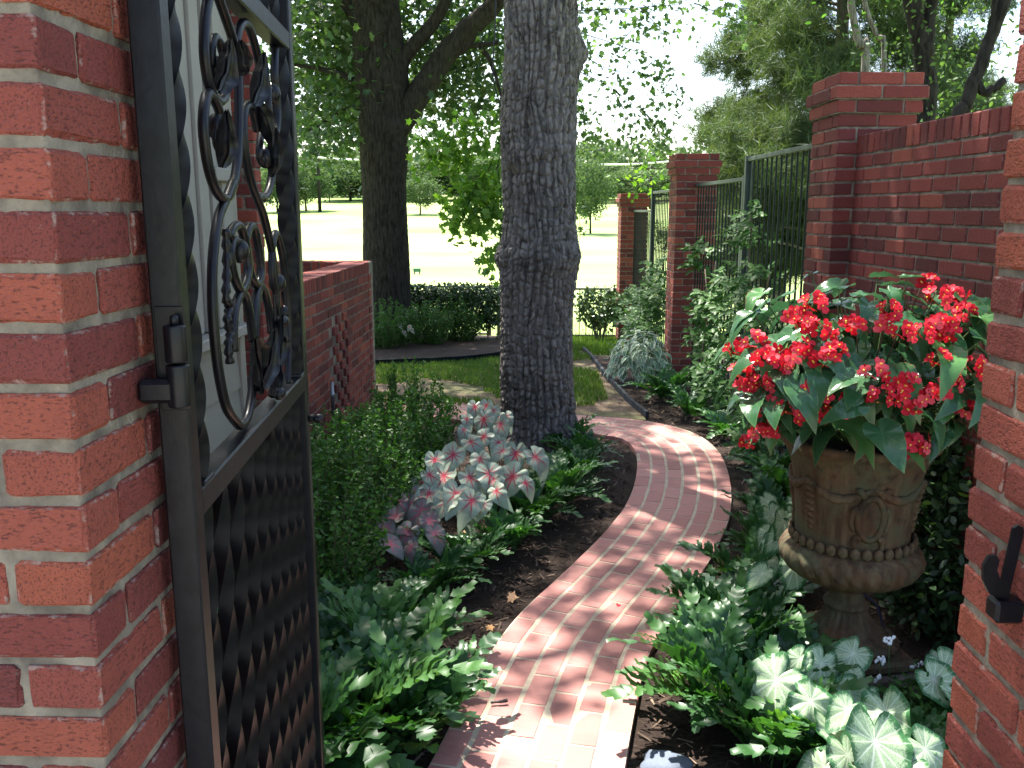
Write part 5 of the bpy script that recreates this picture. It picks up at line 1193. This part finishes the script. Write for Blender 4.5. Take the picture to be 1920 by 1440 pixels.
p0 = at_y(620, 765, 5.72); e = empty('water_pipe', (-1.395, 5.78, 0), 0, 'thin galvanised pipe standing against the patterned low wall', 'pipe')
MB().lathe([(.012, -.05), (.012, .50), (.0165, .502), (.0165, .53), (.012, .532), (.012, .60)], 10).build('pipe', M['steel'], e, True)
MB().lathe([(.018, .28), (.018, .32)], 8).build('coupling', M['steel'], e, True)
# fallen leaves
DL = [cloud_mesh('fallen_leaf', np.zeros((1, 3)), np.array([[.1, .1, 1.]]), np.array([[0, 1., 0.]]), np.array([1.]), (T_LOBE[0]*[1, 1, 1]+np.array([(0, 0, .25*math.sin(k+4*x+3*y)*abs(x)+.05) for x, y, _ in T_LOBE[0]]), T_LOBE[1]), mat_plain('dry%d' % k, c, .75, .3, 30)) for k, c in enumerate([(.3, .15, .05), (.42, .3, .14), (.36, .2, .1)])]
for i, (px, py, wh) in enumerate([(660, 1112, 'orange brown dry leaf at the foot of the near boxwood'), (712, 1092, 'curled dry leaf between boxwood and left ferns'), (950, 1128, 'pale dry leaf on the mulch close to the left path edge'), (915, 1180, 'upright yellow dry leaf by the left path edge'),
        (833, 1233, 'dry leaf half under the fern left of the path'), (1466, 1175, 'orange dry leaf on the mulch left of the urn foot'), (1720, 1190, 'small rusty dry leaf on the dark mulch right of the urn'), (1652, 1245, 'curled tan leaf lying by the urn plinth'), (1120, 705, 'dry leaf on bare soil right of the oak, before the edging'),
        (1098, 716, 'dry leaf on bare soil close to the oak trunk'), (870, 1000, 'dry leaf on the mulch below the white caladiums'), (1300, 770, 'grey dry leaf on the mulch beyond the outer bend')]):
    g = ground_pt(px, py); z = float(zg(g.x, g.y))+(.028 if path_dist(g.x, g.y) < .33 else .012)
    tag(ob('fallen_leaf', DL[i % 3], None, (g.x, g.y, z+.004), (rnd.uniform(-.3, .3), rnd.uniform(-.3, .3), rnd.uniform(0, 6)), rnd.uniform(.04, .065)), wh, 'leaf', 'fallen dry leaves')
for i, (px, py) in enumerate([(1523, 1160), (1160, 1150)]):
    g = ground_pt(px, py); v, f = floret_geo(random.Random(i), Vector((0, 0, 0)), Vector((.1, -.3, 1)), .014)
    tag(ob('fallen_flower', new_mesh('fallen_flower', v, f, PET), None, (g.x, g.y, .03 if i else .012)), ['red begonia flower fallen on the mulch left of the urn', 'red petal fallen on the brick path'][i], 'flower')
# mulch chips, too many to count
n = 16000; X = rng.uniform(-1.3, 1.9, n); Y = rng.uniform(2.1, 8.0, n)**1.0; dd = np.array([path_dist(a, b) for a, b in zip(X, Y)]); k = dd > .33; X, Y = X[k], Y[k]; n = len(X)
C = np.stack([X, Y, zm(X, Y)+.006], 1); TC = (np.array([(-.09, -.5, 0), (.09, -.5, .03), (.07, .5, 0), (-.07, .5, .04)], float), np.array([(0, 1, 2), (0, 2, 3)]))
def mat_chip():
    t = NT('mulch_chip'); at = t.n('ShaderNodeAttribute', attribute_name='lv').outputs['Fac']
    t.principled(Base_Color=t.ramp(at, [(0, (.02, .013, .01)), (.6, (.045, .03, .022)), (.88, (.1, .07, .05)), (1, (.24, .18, .13))]), Roughness=.9, Specular_IOR_Level=.2); return t.m
me = cloud_mesh('mulch_chips', C, rdir(n)*.5+np.array([0, 0, 1.]), rdir(n)*[1, 1, .15], rng.uniform(.02, .06, n), TC, mat_chip())
tag(ob('mulch_chips', me), 'dark shredded bark mulch covering the beds', 'mulch', kind='stuff')
# lawn grass
n = 60000; X = rng.uniform(-3.0, .62, n); Y = rng.uniform(7.7, 12.0, n); k = (fbm(X*1.3+3, Y*1.3, 50, 3) > .37+.2*np.clip((8.9-Y)/1.2, 0, 1)) & ((Y < 10.2+np.clip(X+2, 0, 2)*.25) | (X > -.4)); X, Y = X[k], Y[k]; n = len(X)
C = np.stack([X, Y, zlawn(X, Y)-.004], 1)
me = cloud_mesh('lawn_grass', C, rdir(n)*[1, 1, .2], rdir(n)*[.6, .6, .1]+np.array([0, 0, 1.]), rng.uniform(.03, .065, n), (T_BLADE[0]*[1.9, 1, 1], T_BLADE[1]), M['grass'])
tag(ob('lawn_grass', me), 'thin patchy lawn grass beyond the oak', 'grass', kind='stuff')
n = 9000; X = rng.uniform(-.35, 1.2, n); Y = rng.uniform(11.5, 14.6, n); C = np.stack([X, Y, zg(X, Y)-.03], 1)
tag(ob('rough_grass', cloud_mesh('rough_grass', C, rdir(n)*[1, 1, .2], rdir(n)*[.6, .6, .1]+np.array([0, 0, 1.]), rng.uniform(.06, .13, n), T_BLADE, M['grass'])), 'longer grass around the low railing', 'grass', kind='stuff')
